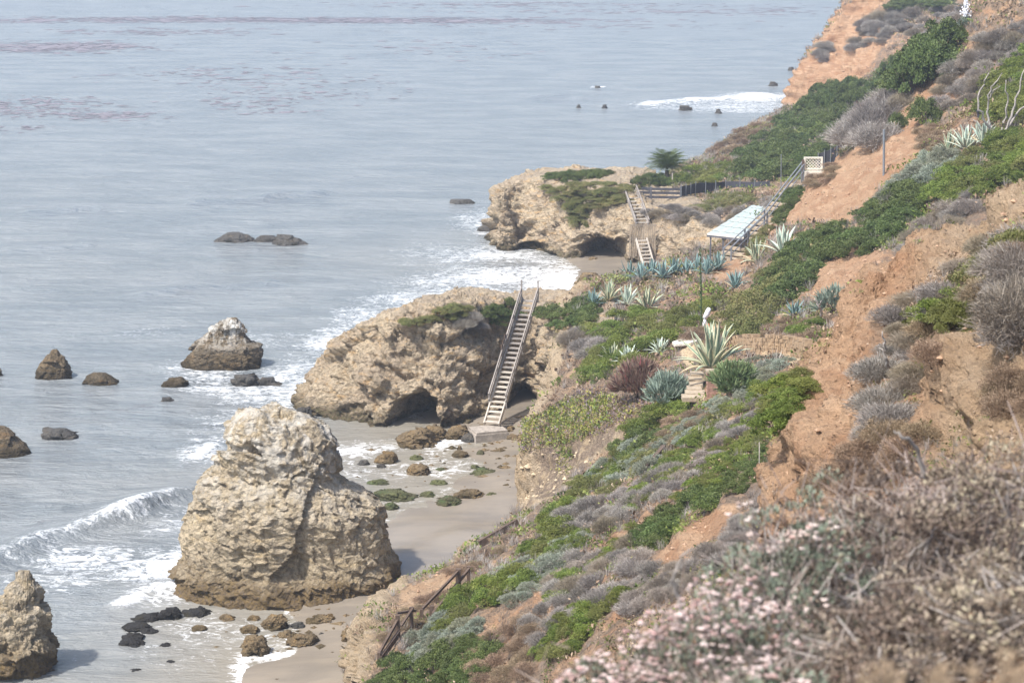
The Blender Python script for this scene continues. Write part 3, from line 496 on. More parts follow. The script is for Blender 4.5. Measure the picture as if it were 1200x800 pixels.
for i, (a, b, c, d, lb, m, s_) in enumerate([
 (464, 499, 512, 524, 'largest layered brown boulder at the mouth of the left cave', TB, .1), (494, 497, 524, 514, 'boulder leaning on the back of the largest layered boulder', TB, 0), (521, 497, 549, 515, 'slanted grey boulder between the layered boulder and the concrete footing', TB, .15), (541, 506, 558, 518, 'dark round boulder just left of the concrete footing', Dk, 0),
 (477, 518, 496, 526, 'small knob of rock in front of the largest layered boulder', TB, 0), (590, 498, 606, 510, 'rounded boulder right of the concrete footing', TB, 0), (604, 494, 618, 504, 'boulder in the mouth of the right cave', TB, 0), (592, 508, 610, 517, 'flat pale boulder right of and below the concrete footing', TB, 0), (606, 506, 622, 520, 'boulder against the foot of the overgrown spur', TB, 0),
 (440, 527, 466, 543, 'ragged tan boulder in the wash, nearest to the sea stack of the larger ones', TB, .1), (419, 538, 433, 545, 'low dark boulder left of the ragged tan boulder', Dk, 0), (441, 543, 453, 548, 'thin wet rock below the ragged tan boulder', Dk, 0), (476, 541, 504, 556, 'rounded pitted boulder in the middle of the wash', TB, 0), (530, 526, 549, 536, 'barnacled boulder below the concrete footing', TB, 0), (536, 521, 541, 527, 'small stone behind the barnacled boulder', TB, 0),
 (481, 532, 496, 539, 'small green rock behind the rounded pitted boulder', MR, 0), (429, 561, 456, 568, 'flat green weed covered rock in the wash, left of the others', MR, 0), (436, 572, 487, 587, 'long mossy boulder at the edge of the wet sand', MR, -.1), (505, 561, 525, 568, 'oval green rock above the two mossy ones', MR, 0), (491, 574, 510, 582, 'small bright green rock right of the long mossy boulder', MR, 0), (511, 579, 542, 592, 'green boulder with a pale top leaning against the brown one', MR, 0), (532, 571, 567, 584, 'brown flat boulder right of the green boulder', TB, 0), (551, 548, 586, 557, 'flat olive shelf of rock on the right of the wash', MR, 0), (583, 560, 604, 567, 'tilted orange brown slab near the foot of the spur', TB, .1), (585, 545, 606, 551, 'low ledge at the upper right of the wash', MR, 0), (450, 587, 467, 597, 'dark green rock with foam around it below the long mossy boulder', MR, 0), (570, 576, 584, 583, 'half buried olive rock right of the brown flat boulder', MR, 0), (511, 547, 522, 551, 'low wet rock right of the rounded pitted boulder', MR, 0), (551, 544, 562, 549, 'thin wet rock behind the flat olive shelf', MR, 0), (558, 527, 568, 533, 'low rock half sunk in the sand below the footing', MR, 0),
 (282, 742, 316, 768, 'tan block shaped boulder on the wet sand in front of the sea stack', TB, 0), (336, 740, 371, 757, 'dark brown boulder with a sloping top on the wet sand', TB, .1), (308, 716, 336, 738, 'yellowish boulder at the foot of the sea stack', TB, .1), (340, 727, 358, 736, 'small dark boulder between yellowish ones at the foot of the sea stack', Dk, 0), (358, 719, 392, 733, 'orange tinted low boulder right of the stack foot', TB, .1), (282, 731, 304, 742, 'brown boulder left of the block shaped boulder', TB, 0), (326, 737, 345, 747, 'yellow brown rock behind the dark sloping boulder', TB, 0), (400, 728, 424, 754, 'tall boulder below the end of the near spur', TB, 0), (398, 757, 420, 766, 'flat stone below the tall boulder', TB, 0), (387, 735, 398, 741, 'small stone left of the tall boulder', TB, 0), (373, 740, 381, 745, 'tiny stone right of the dark sloping boulder', Dk, 0), (290, 720, 304, 727, 'small brown rock between the seaweed and the yellowish boulder', TB, 0), (256, 718, 276, 727, 'weedy rock at the left foot of the sea stack', TB, 0), (225, 731, 243, 739, 'single weedy rock between the black seaweed patches and the boulders', TB, 0), (212, 712, 250, 722, 'low black ledge against the left foot of the sea stack', SW, 0),
 (186, 709, 212, 726, 'tallest black seaweed covered rock left of the stack foot', SW, 0), (153, 718, 192, 728, 'long black seaweed rock stretching to the left', SW, .1), (141, 729, 178, 739, 'black seaweed heap, second from the top on the left', SW, 0), (165, 735, 184, 742, 'thin black seaweed rock at the right of the second heap', SW, 0), (144, 741, 168, 750, 'black seaweed heap, third from the top on the left', SW, 0), (139, 748, 170, 757, 'lowest black seaweed heap on the left', SW, 0), (187, 753, 202, 757, 'small black weed patch below the single weedy rock', SW, 0), (193, 773, 208, 776, 'thin black weed patch lower in the wash', SW, 0), (152, 783, 166, 786, 'lowest thin weed patch near the bottom edge', SW, 0), (349, 780, 355, 784, 'pebble near the end of the curved foam line', Dk, 0), (320, 794, 329, 799, 'stone at the bottom edge below the foam line', TB, 0),
 (679, 318, 706, 331, 'dark rock on the far beach below the cave', TB, 0), (700, 322, 726, 332, 'low rocky shelf on the far beach', Dk, 0), (688, 300, 702, 307, 'rock in front of the far cave', TB, 0), (674, 327, 700, 335, 'brown ledge at the near end of the far beach', TB, 0)]):
    lump(a, b, c, d, lb, m, 50+i, 'seaweed_rock' if m is SW else 'boulder', s_)
# ---------------------------------------------------------------- ground finder for everything that stands on land
bvh = []
for V, F, nm in LAND: bvh.append(BVHTree.FromPolygons(V.tolist(), F.tolist()))
O0 = Vector((0, 0, CAMZ))
def hit(px, py, dmin=0.):
    x, y, z = ray(px, py); d = Vector((float(x), float(y), float(z))).normalized(); o = O0 + d*(dmin/d.y if dmin else 0); best = None
    for b in bvh:
        q = b.ray_cast(o, d)
        if q[0] is not None and (best is None or q[3] < best[2]): best = (q[0], q[1], q[3])
    return best
def drop(x, y, z0=60):
    best = None
    for b in bvh:
        q = b.ray_cast(Vector((x, y, z0)), Vector((0, 0, -1)))
        if q[0] is not None and (best is None or q[0].z > best.z): best = q[0]
    return best
# ---------------------------------------------------------------- small solid builders
class MB:
    def __init__(s): s.v = []; s.f = []; s.k = 0
    def add(s, V, F): s.v.append(np.asarray(V, float)); s.f += [tuple(i+s.k for i in f) for f in F]; s.k += len(V); return s
    def bar(s, a, b, w, h, up=(0, 0, 1)):
        a, b = Vector(a), Vector(b); d = (b-a).normalized(); u = Vector(up); r = d.cross(u)
        if r.length < 1e-3: r = d.cross(Vector((1, 0, 0)))
        r.normalize(); u = r.cross(d).normalized(); bv = min(w, h)*.06; V = []
        for q in (a, b):
            for sx, sy in ((-1, -1), (1, -1), (1, 1), (-1, 1)): V.append(q + r*(sx*w/2) + u*(sy*h/2))
        return s.add([tuple(v) for v in V], [(3, 2, 1, 0), (4, 5, 6, 7), (0, 1, 5, 4), (1, 2, 6, 5), (2, 3, 7, 6), (3, 0, 4, 7)])
    def tube(s, pts, rad, n=6):
        pts = [Vector(p) for p in pts]; V = []; F = []
        for i, p in enumerate(pts):
            d = (pts[min(i+1, len(pts)-1)]-pts[max(i-1, 0)]).normalized(); r = d.cross(Vector((.31, .2, .93))).normalized(); u = r.cross(d); q = rad[i] if hasattr(rad, '__len__') else rad
            for k in range(n): a = 2*math.pi*k/n; V.append(tuple(p + r*(q*math.cos(a)) + u*(q*math.sin(a))))
        for i in range(len(pts)-1):
            for k in range(n): F.append((i*n+k, i*n+(k+1) % n, (i+1)*n+(k+1) % n, (i+1)*n+k))
        F.append(tuple(range(n))[::-1]); F.append(tuple(range((len(pts)-1)*n, len(pts)*n))); return s.add(V, F)
    def build(s, name, mat, parent=None, loc=None, smooth=False):
        V = np.concatenate(s.v); by = {}
        for f in s.f: by.setdefault(len(f), []).append(f)
        if loc is not None and parent is None: V = V-np.array(loc)
        me = mesh(name, V, [np.array(x) for x in by.values()], mat, smooth=smooth); o = link(name, me, parent, loc if parent is None else None)
        if parent is not None: o.location = -parent.matrix_world.translation if False else -Vector(parent.location)
        return o
def wood(name, c1, c2, sc=(6, 6, 1)):
    t = T(name); p = t.obj(); g = t.noise(t.map(p, (9, 9, 1.5)), 2.4, 5, .65); s_ = t.noise(p, 1.2, 4, .6)
    col = t.mix(t.sm(g, .3, .7), c1, c2); col = t.mix(1., col, t.ramp(s_, [(.3, .72), (.65, 1.1)]), 'MULTIPLY')
    return t.done(col, .85, t.bump(g, .4, .01), .2)
M['grey_wood'] = wood('weathered_wood', rgb(132, 124, 116), rgb(164, 156, 148)); M['dark_wood'] = wood('old_dark_wood', rgb(82, 68, 58), rgb(108, 92, 80)); M['pale_wood'] = wood('new_pale_wood', rgb(194, 185, 172), rgb(176, 166, 152)); M['plank_wood'] = wood('silvered_planks', rgb(158, 144, 124), rgb(130, 116, 100))
M['blue_wood'] = wood('blue_grey_wood', rgb(92, 92, 98), rgb(112, 112, 118))
def simple(name, c, rough=.7, n=.12, sc=6., spec=.3, **kw):
    t = T(name); f = t.noise(t.obj(), sc, 5, .65); col = t.mix(1., c, t.ramp(f, [(.25, 1-n*2), (.7, 1+n)]), 'MULTIPLY'); return t.done(col, rough, t.bump(f, .3, .02), spec, **kw)
M['concrete'] = simple('concrete', rgb(160, 150, 138), .9, .25, 4.); M['white_paint'] = simple('weathered_white_paint', rgb(226, 220, 206), .6, .1); M['net'] = simple('dark_screen_fabric', rgb(66, 66, 72), .8, .2, 3.); M['steel'] = simple('grey_metal', rgb(120, 124, 128), .5, .1, 8, .5)
M['roof'] = simple('frosted_roofing', rgb(176, 186, 180), .45, .08, 5., .5); M['brick'] = simple('pinkish_brick', rgb(164, 128, 112), .9, .2, 8.); M['stone'] = simple('pale_paving_stone', rgb(168, 152, 130), .9, .2, 6.); M['cloth'] = simple('white_cloth', rgb(232, 232, 236), .8, .05)
M['terra'] = simple('terracotta', rgb(190, 120, 92), .8, .15); M['rubble'] = simple('rubble_stone', rgb(160, 136, 108), .95, .3, 5.)
M['bark'] = simple('dead_grey_bark', rgb(158, 150, 142), .9, .25, 9.); M['trunk'] = simple('brown_bark', rgb(96, 82, 68), .9, .25, 9.)
def lerp(a, b, t): return tuple(a[i]+(b[i]-a[i])*t for i in range(3))
# ---------------------------------------------------------------- central beach staircase
b0 = np.array(P(576, 497, 107.2)); t0 = np.array(P(621, 350, 113.5)); base = tuple(b0)
stair = thing('beach_staircase', 'steep weathered timber staircase leaning against the central promontory', 'staircase', base)
ax = t0-b0; ax /= np.linalg.norm(ax); side = np.cross(ax, (0, 0, 1)); side[2] = 0; side /= np.linalg.norm(side); hw = .42
up = np.cross(side, ax); L = np.linalg.norm(t0-b0)
if up[2] < 0: up = -up
for s in (-1, 1):
    MB().bar(b0+side*s*hw, b0+side*s*hw+ax*(L*.42), .07, .24, up).build('stringer', M['pale_wood'], stair)['label'] = 'newer pale lower stringer'
    MB().bar(b0+side*s*hw+ax*(L*.422), t0+side*s*hw, .07, .24, up).build('stringer', M['grey_wood'], stair)
    h0, h1 = .14, 1.
    MB().bar(b0+side*s*(hw+.07)+ax*L*h0+np.array([0, 0, .62]), t0+side*s*(hw+.07)+np.array([0, 0, .65]), .06, .14, up).build('handrail', M['grey_wood'], stair)
    MB().bar(b0+side*s*(hw+.07)+ax*L*h0+np.array([0, 0, .3]), t0+side*s*(hw+.07)+np.array([0, 0, .32]), .05, .12, up).build('middle_rail', M['grey_wood'], stair)
    for f in (.15, .36, .57, .78, .995):
        q = b0+side*s*(hw+.07)+ax*L*f; MB().bar(q+np.array([0, 0, -.15]), q+np.array([0, 0, 0.7 if f < .9 else 1.1]), .09, .09, (0, 1, 0)).build('post', M['grey_wood'], stair)
nst = 26
for i in range(nst):
    q = b0+ax*L*(i+.5)/nst; fw = np.array([up[0], up[1], 0]); fw /= np.linalg.norm(fw)+1e-9
    MB().bar(q-side*(hw-.04), q+side*(hw-.04), .26, .06, (0, 0, 1)).build('tread', M['pale_wood'] if i < nst*.42 else M['grey_wood'], stair)
q = b0+ax*L*.50-side*(hw+.1)
for k in range(3):
    MB().bar(q+ax*(k*.36-.1)+np.array([0, 0, .05]), q+ax*(k*.36+.1-.1)+np.array([0, 0, .85]), .33, .05, (side[0], side[1], 0)).build('board', M['dark_wood'], stair)
cf = P(572, 506, 106.7); ft = MB(); w_ = .95
for z0_, z1_, k in ((-.5, .42, 1.), (.42, .55, .93)):
    x_, y_ = cf[0], cf[1]; a = .35; V = []
    for zz_ in (z0_, z1_):
        for sx, sy in ((-1, -1), (1, -1), (1, 1), (-1, 1)): V.append((x_+(sx*w_*k*math.cos(a)-sy*w_*.75*k*math.sin(a)), y_+(sx*w_*k*math.sin(a)+sy*w_*.75*k*math.cos(a)), zz_ if zz_ < .4 else zz_))
    ft.add(V, [(3, 2, 1, 0), (4, 5, 6, 7), (0, 1, 5, 4), (1, 2, 6, 5), (2, 3, 7, 6), (3, 0, 4, 7)])
f = ft.build('concrete_footing', M['concrete'], None, (cf[0], cf[1], 0)); f['label'] = 'grey concrete footing block under the foot of the central staircase'; f['category'] = 'footing'
# ---------------------------------------------------------------- far staircase with plank screen and lower ladder
A0, A1 = np.array(P(753, 263, 154.6)), np.array(P(738, 222, 160.5)); st2 = thing('beach_staircase', 'grey timber staircase on the far promontory above a plank screen', 'staircase', tuple(A0))
def flight(root, a, b, hw, n, ms, mt, rail=.9):
    ax = (b-a)/np.linalg.norm(b-a); sd = np.cross(ax, (0, 0, 1)); sd[2] = 0; sd /= np.linalg.norm(sd); up = np.cross(sd, ax); up = up if up[2] > 0 else -up; L = np.linalg.norm(b-a)
    for s in (-1, 1):
        MB().bar(a+sd*s*hw, b+sd*s*hw, .08, .26, up).build('stringer', ms, root)
        if rail:
            MB().bar(a+sd*s*(hw+.06)+np.array([0, 0, rail]), b+sd*s*(hw+.06)+np.array([0, 0, rail]), .08, .12, up).build('handrail', ms, root)
            for f in (.02, .5, .98): p_ = a+sd*s*(hw+.06)+ax*L*f; MB().bar(p_, p_+np.array([0, 0, rail+.08]), .1, .1, (0, 1, 0)).build('post', ms, root)
    for i in range(n): q = a+ax*L*(i+.5)/n; MB().bar(q-sd*hw, q+sd*hw, .24, .06, (0, 0, 1)).build('tread', mt, root)
flight(st2, A0, A1, .45, 10, M['grey_wood'], M['pale_wood'], .32)
scr = thing('plank_screen', 'bleached vertical plank screen below the far staircase', 'screen', tuple(P(753, 304, 153.6)))
for k in range(13):
    x0 = 739+k*2.35; xb = 737.5+k*2.5; y1 = 303+2.5*math.sin(k*1.7); D_ = 153.4-.08*abs(k-6)
    if k in (6, 7, 8): y1 = 289
    MB().bar(P(x0, 262.5+.5*math.sin(k*2.3), D_), P(xb, y1, D_-.5), .12, .04, (0, 1, .1)).build('plank', M['plank_wood'], scr)
MB().bar(P(738, 264, 153.75), P(769, 264, 153.75), .12, .12).build('rail', M['grey_wood'], scr); MB().bar(P(738, 280, 153.65), P(769, 280, 153.65), .12, .12).build('rail', M['grey_wood'], scr)
lad = thing('ladder', 'pale new timber ladder leading from the plank screen down to the far beach', 'ladder', tuple(P(759, 307, 151)))
flight(lad, np.array(P(759.5, 309, 150.8)), np.array(P(751.5, 280, 152.6)), .42, 7, M['pale_wood'], M['pale_wood'], 0)
# ---------------------------------------------------------------- rail fence on the far plateau
fe = thing('rail_fence', 'blue grey timber rail fence beside the top of the far staircase', 'fence', tuple(P(770, 233, 161)))
for (xa, ya, xb, yb, D1, D2) in ((743, 221, 798, 222, 161.5, 163), (743, 225.5, 798, 226.5, 161.5, 163), (743, 230.5, 798, 231.5, 161.5, 163)): MB().bar(P(xa, ya, D1), P(xb, yb, D2), .05, .2).build('rail', M['blue_wood'], fe)
for x_, y0_, y1_ in ((743.5, 219, 237), (763, 219, 237), (797.5, 219, 234)): D_ = 161.6+(x_-743)*.027; MB().bar(P(x_, y1_, D_-.09), P(x_, y0_, D_-.09), .13, .13, (0, 1, 0)).build('post', M['blue_wood'], fe)
def screen_fence(label, pts, h, posts):
    c = P(*pts[len(pts)//2]); root = thing('screen_fence', label, 'fence', tuple(c)); w = [P(*q) for q in pts]
    for a, b in zip(w[:-1], w[1:]):
        m = MB(); n = 6; ps = [np.array(a)+(np.array(b)-np.array(a))*i/n for i in range(n+1)]
        V = []
        for i, q in enumerate(ps): V += [(q[0], q[1], q[2]-.1), (q[0], q[1]+.02*math.sin(i*2.1), q[2]+h+.03*math.sin(i*1.3)), (q[0], q[1]+.03, q[2]-.1), (q[0], q[1]+.03+.02*math.sin(i*2.1), q[2]+h+.03*math.sin(i*1.3))]
        F = []
        for i in range(n): k = 4*i; F += [(k, k+4, k+5, k+1), (k+2, k+3, k+7, k+6), (k+1, k+5, k+7, k+3)]
        m.add(V, F).build('screen_panel', M['net'], root)
    for a, b in zip(w[:-1], w[1:]):
        for f in np.arange(0, 1, 1/posts): q = np.array(a)+(np.array(b)-np.array(a))*f; MB().bar(q+np.array([0, -.06, -.4]), q+np.array([0, -.06, h+.15]), .06, .06, (0, 1, 0)).build('post', M['steel'], root)
    return root
screen_fence('low dark netted fence crossing the scrub behind the far plateau', [(798, 229, 163), (815, 225, 165), (850, 223, 167), (902, 223, 160)], .7, 3)
screen_fence('dark netted fence climbing the slope behind the white lattice panel', [(958, 205, 150), (980, 195, 150), (1008, 180, 150), (1045, 172, 150)], 1.5, 3)
for (x, y0, y1, D, lb, m, w) in ((1003.5, 171, 158, 148, 'short white post in front of the climbing netted fence', 'white_paint', .13), (1018.5, 168, 145, 149, 'slim white lamp post above the climbing netted fence', 'white_paint', .07), (1036, 204, 152, 124, 'tall grey metal pole standing on the bare orange slope', 'steel', .13), (915.5, 211, 181, 148, 'slender pale pole left of the lattice panel', 'steel', .06), (890, 556, 518, 58, 'thin pale stake on the green slope beside the orange spur', 'pale_wood', .03), (788, 214, 203, 172, 'wooden stake near the palm on the far plateau', 'pale_wood', .1)):
    qh = hit(x, y0, 40); D = min(D, qh[0].y-.15) if qh else D; g = P(x, y0, D); m_ = MB().tube([g-np.array([0, 0, .5]), P(x, y1, D)], w/2, 8); o = m_.build('pole', M[m], None, tuple(g)); o['label'] = lb; o['category'] = 'pole'
    if 'lamp' in lb: bb = MB().tube([P(x, y1, D), P(x, y1-2, D)], .11, 8).build('lamp_head', M['white_paint'], o)
# ---------------------------------------------------------------- canopy roof, its stairway, gate lattice
cn = thing('canopy', 'open canopy with pale frosted corrugated roof beside the stairway', 'canopy', tuple(P(852, 297, 127.5)))
c = [np.array(P(829, 273.5, 126.8)), np.array(P(871, 278, 125)), np.array(P(903, 243, 136)), np.array(P(881, 239, 137.5))]
c[2][2] = c[1][2]+.05; c[3][2] = c[0][2]+.05
for i in range(12):
    f0, f1 = i/12, (i+1)/12; V = []; e0a, e0b = c[0]+(c[3]-c[0])*f0, c[1]+(c[2]-c[1])*f0; e1a, e1b = c[0]+(c[3]-c[0])*(f1-.004), c[1]+(c[2]-c[1])*(f1-.004); n = 8
    for th in (0, -.03):
        for e, (qa, qb) in enumerate(((e0a, e0b), (e1a, e1b))):
            for j in range(n+1): q = qa+(qb-qa)*j/n; V.append((q[0], q[1], q[2]+.05*(j % 2)+th+.02*(i % 2)-.02*e))
    F = [];  k = 2*(n+1)
    for j in range(n): F += [(j, j+1, n+2+j, n+1+j), (k+j, k+n+1+j, k+n+2+j, k+j+1), (j, k+j, k+j+1, j+1), (n+1+j, n+2+j, k+n+2+j, k+n+1+j)]
    MB().add(V, F).build('roof_sheet', M['roof'], cn)
dz = np.array([0, 0, -.14])
MB().bar(c[0]+dz, c[1]+dz, .08, .14).build('beam', M['blue_wood'], cn); MB().bar(c[0]+dz, c[3]+dz, .08, .14).build('beam', M['blue_wood'], cn); MB().bar(c[1]+dz, c[2]+dz, .08, .14).build('beam', M['blue_wood'], cn)
MB().bar(c[0]+np.array([-.02, -.06, -.03]), c[1]+np.array([.02, -.06, -.03]), .03, .1).build('fascia', M['white_paint'], cn)
for q, hh in ((c[0]*.9+c[1]*.1, 2.), (c[0]*.55+c[1]*.45, 1.7), (c[1]*.95+c[0]*.05, 1.3), (c[3]*.9+c[2]*.1, 1.8)): MB().bar(q+np.array([0, .1, -hh]), q+np.array([0, .1, -.22]), .1, .1, (0, 1, 0)).build('post', M['blue_wood'], cn)
sw = thing('stairway', 'outdoor stairway with slanting metal handrails running up to the white lattice', 'stairway', tuple(P(855, 300, 124)))
s0, s1 = np.array(P(850, 304, 124.)), np.array(P(940, 213, 133.5))
for lo, m in ((0., .06), (.42, .05)): pass
rl = [np.array(P(848, 291, 124)), np.array(P(873, 268, 125.5)), np.array(P(896, 246, 128)), np.array(P(940, 190, 133.5))]
rl2 = [np.array(P(857, 290, 123)), np.array(P(877, 270, 124.5)), np.array(P(899, 249, 127)), np.array(P(942, 193, 132.5))]
for k, r_ in enumerate((rl, rl2)):
    for a, b in zip(r_[:-1], r_[1:]):
        MB().tube([a, b], .045, 7).build('handrail', M['steel'], sw); MB().tube([a-np.array([0, 0, .42]), b-np.array([0, 0, .42])], .035, 6).build('lower_rail', M['steel'], sw)
    for q, hh in zip(r_, (1.05, 1.15, 1.25, 1.4)): MB().bar(q-np.array([0, 0, hh]), q+np.array([0, 0, .02]), .1, .1, (0, 1, 0)).build('post', M['steel'], sw)
sd = np.array([.62, -.45, 0]); 
for i in range(16):
    q = s0+(s1-s0)*(i+.5)/16+np.array([0, 0, -.12]); MB().bar(q-sd, q+sd, .5, .16).build('step', M['stone'], sw)
LD = min(133, hit(948, 213, 60)[0].y-.5); lt = thing('lattice_screen', 'white framed lattice panel on a low white wall at the head of the stairway', 'lattice', tuple(P(953, 210, LD)))
q0, q1, q2, q3 = [np.array(P(x, y, LD)) for x, y in ((943, 198, ), (963, 198), (963, 185), (943, 185))]
for a, b in ((q0, q1), (q3, q2)): MB().bar(a, b, .1, .11).build('frame_rail', M['white_paint'], lt)
for a, b in ((q0, q3), (q1, q2)): MB().bar(a-np.array([0, .01, .04]), b+np.array([0, -.01, .06]), .12, .1, (0, 1, 0)).build('frame_post', M['white_paint'], lt)
ml = MB(); W_, H_ = np.linalg.norm(q1-q0), np.linalg.norm(q3-q0)
for i in range(-4, 9):
    for s in (1, -1):
        u0 = i*.2; pts_ = []
        for tt_ in np.linspace(0, H_, 12):
            u = (u0+tt_) if s > 0 else (W_-u0-tt_)
            if 0 <= u <= W_: pts_.append(q0+(q1-q0)*u/W_+(q3-q0)*tt_/H_+np.array([0, .012*s, 0]))
        if len(pts_) > 1: ml.bar(pts_[0], pts_[-1], .035, .02, (0, 1, 0))
ml.build('lattice_slats', M['white_paint'], lt)['kind'] = 'stuff'
MB().bar(P(942, 204.5, LD-.1)-np.array([0, 0, .15]), P(965, 204.5, LD-.1)-np.array([0, 0, .15]), .3, .75).build('low_wall', M['white_paint'], lt); MB().bar(P(941, 187, LD-.15), P(941, 211, LD-.15), .13, .13, (0, 1, 0)).build('dark_post', M['dark_wood'], lt)
gt = thing('lattice_gate', 'small white lattice gate post beside pale steps high on the slope', 'gate', tuple(P(1021, 165, 146)))
for x in (1019, 1025): MB().bar(P(x, 170, 146), P(x, 155, 146), .1, .1, (0, 1, 0)).build('gate_post', M['white_paint'], gt)
for y in (156, 160, 164, 168): MB().bar(P(1019, y, 146), P(1025, y, 146), .06, .08).build('gate_rail', M['white_paint'], gt)
ps = thing('garden_steps', 'row of pale steps climbing beside the bare orange slope', 'steps', tuple(P(1003, 182, 144)))
for i in range(7): x = 990+i*4.6; y = 190.5-i*3.5; g = P(x, y, 144); MB().bar(g-np.array([.22, 0, 0]), g+np.array([.22, 0, 0]), .7, .22).build('step', M['stone'], ps)
# ---------------------------------------------------------------- near wooden railing and fallen timber
rg = thing('trail_railing', 'broken dark timber railing along the trail above the near spur', 'railing', tuple(P(500, 735, 64)))
def gp(x, yb, yt):                                    # a point above the ground: foot seen at yb, top at yt
    q = hit(x, yb); D = q[0].y if q else 66; return np.array(P(x, yt, D-.12)), np.array(P(x, yb, D-.12))
for (x, yb, yt, w) in ((466, 748, 720, .15), (482, 736, 711, .13), (537, 699, 666, .18), (549, 690, 663, .12), (494, 726, 713, .12), (506, 724, 709, .15), (444, 774, 764, .1)):
    t_, b_2 = gp(x, yb, yt); MB().bar(b_2-np.array([0, 0, .4]), t_, w, w, (0, 1, 0)).build('post', M['dark_wood'], rg)
for (a, b, w) in (((444, 774, 766), (466, 748, 726), .11), ((446, 776, 772), (468, 748, 741), .2), ((495, 726, 713), (538, 699, 668), .09), ((507, 727, 719), (550, 690, 666), .1), ((465, 748, 718), (487, 734, 715), .07), ((470, 748, 733), (484, 736, 712), .07), ((510, 727, 722), (533, 702, 692), .16)):
    MB().bar(gp(*a)[0], gp(*b)[0], .07, w).build('rail', M['dark_wood'], rg)
for (a, b, w, lb) in ((gp(562, 645, 637)[0], gp(607, 620, 611)[0], .3, 'dark squared timber beam lying on the slope above the near railing'), (gp(756, 556, 551)[0], gp(778, 532, 525)[0], .28, 'grey plank half buried in shrubs on the middle of the green slope')):
    m = (a+b)/2; tb = MB().bar(a, b, .14, w).build('timber_beam', M['dark_wood'], None, tuple(m)); tb['label'] = lb; tb['category'] = 'timber'
# ---------------------------------------------------------------- terrace: steps, pillar, rubble wall, white slab, draped cloth
gD = lambda x, y, d=55: hit(x, y, d)[0].y
def onG(px, py): h = hit(px, py); return np.array(h[0]) if h else np.array(P(px, py, 90))
stp = thing('stone_steps', 'short flight of pale stone steps below the big variegated agave', 'steps', tuple(onG(818, 466)))
for i, (x0, x1, y) in enumerate(((799, 824, 466), (803, 826, 461), (805, 822, 456), (808, 823, 451), (807, 823, 445), (809, 824, 439))):
    D_ = gD(818, 468)-.35+i*.55; a, b = np.array(P(x0, y, D_)), np.array(P(x1, y, D_)); MB().bar(a, b, .62, .17).build('step', M['stone'], stp)
pil = thing('brick_pillar', 'pinkish brick pillar with a pale cap beside the stone steps', 'pillar', tuple(P(833, 462, gD(833, 466)-.3)))
for i in range(13):
    g = P(833.5, 465-i*2.3, gD(833, 466)-.3); MB().bar(g-np.array([.17+.01*(i % 2), 0, 0]), g+np.array([.17+.01*(i % 2), 0, 0]), .32+.012*(i % 3), .075).build('brick_course', M['brick'], pil)
g = P(833, 434.5, gD(833, 466)-.3); MB().bar(g-np.array([.2, 0, 0]), g+np.array([.2, 0, 0]), .42, .09).build('cap', M['stone'], pil)
wl = thing('rubble_wall', 'curved low dry stone retaining wall of tan rubble behind the pale path', 'wall', tuple(onG(905, 412)))
wm = MB(); ctr = [(x_, y_-7, gD(x_, y_)-.25) for x_, y_ in ((853, 413), (870, 410), (890, 410), (910, 410.5), (930, 413), (947, 417))]
arr = cr(np.array([P(*q) for q in ctr]), [10]*5); rs = random.Random(5)
for row in range(6):
    for k in range(len(arr)-1):
        a, b = arr[k], arr[k+1]; f0 = rs.random()*.3; g0 = a+(b-a)*(f0*.3); g1 = a+(b-a)*(1-rs.random()*.08); zz = np.array([rs.uniform(-.02, .02), rs.uniform(-.05, .05), -.42+row*.155])
        if row == 5 and rs.random() < .4: continue
        wm.bar(g0+zz, g1+zz+np.array([0, 0, rs.uniform(-.02, .02)]), .34, .145)
o = wm.build('rubble_stones', M['rubble'], wl); o['kind'] = 'stuff'
sl_ = MB(); g = onG(803, 406)+np.array([0, 0, .12]); V = []; ol = [(-.55, -.35), (.2, -.45), (.75, -.1), (.6, .35), (-.1, .5), (-.6, .15)]
for z in (.02, .16): V += [(g[0]+a, g[1]+b, g[2]+z+.12*a) for a, b in ol]
n = len(ol); sl_.add(V, [tuple(range(n))[::-1], tuple(range(n, 2*n))] + [(i, (i+1) % n, n+(i+1) % n, n+i) for i in range(n)])
o = sl_.build('stone_slab', M['white_paint'], None, tuple(g)); o['label'] = 'flat white slab lying left of the big variegated agave'; o['category'] = 'slab'
cl = thing('draped_cloth', 'bent white cloth wrapped stake with a reddish foot behind the big agave', 'stake', tuple(P(826, 386, gD(826, 388)-.2)))
for nm, a, b, r0, r1, m in (('upper_wrap', (825.5, 373), (831.5, 361), .10, .13, 'cloth'), ('lower_wrap', (824.5, 384), (826.5, 373), .07, .09, 'cloth'), ('foot', (829, 385), (829, 379), .1, .12, 'terra')):
    A_, B2 = np.array(P(*a, gD(826, 388)-.2)), np.array(P(*b, gD(826, 388)-.2)); MB().tube([A_, A_*.6+B2*.4+np.array([.02, 0, 0]), B2*.7+A_*.3, B2], [r0, r1*1.05, r1*.95, r1*.7], 8).build(nm, M[m], cl, smooth=True)
LN = gD(1148, 140)-.2; lm = thing('garden_lantern', 'small dark lantern on the bare bank below the dead branches', 'lantern', tuple(P(1148, 138, LN)))
MB().bar(P(1148, 138, LN), P(1148, 131, LN), .22, .22, (0, 1, 0)).build('lantern_body', M['net'], lm); MB().bar(P(1148, 131, LN), P(1148, 129.5, LN), .32, .32, (0, 1, 0)).build('lantern_cap', M['net'], lm)
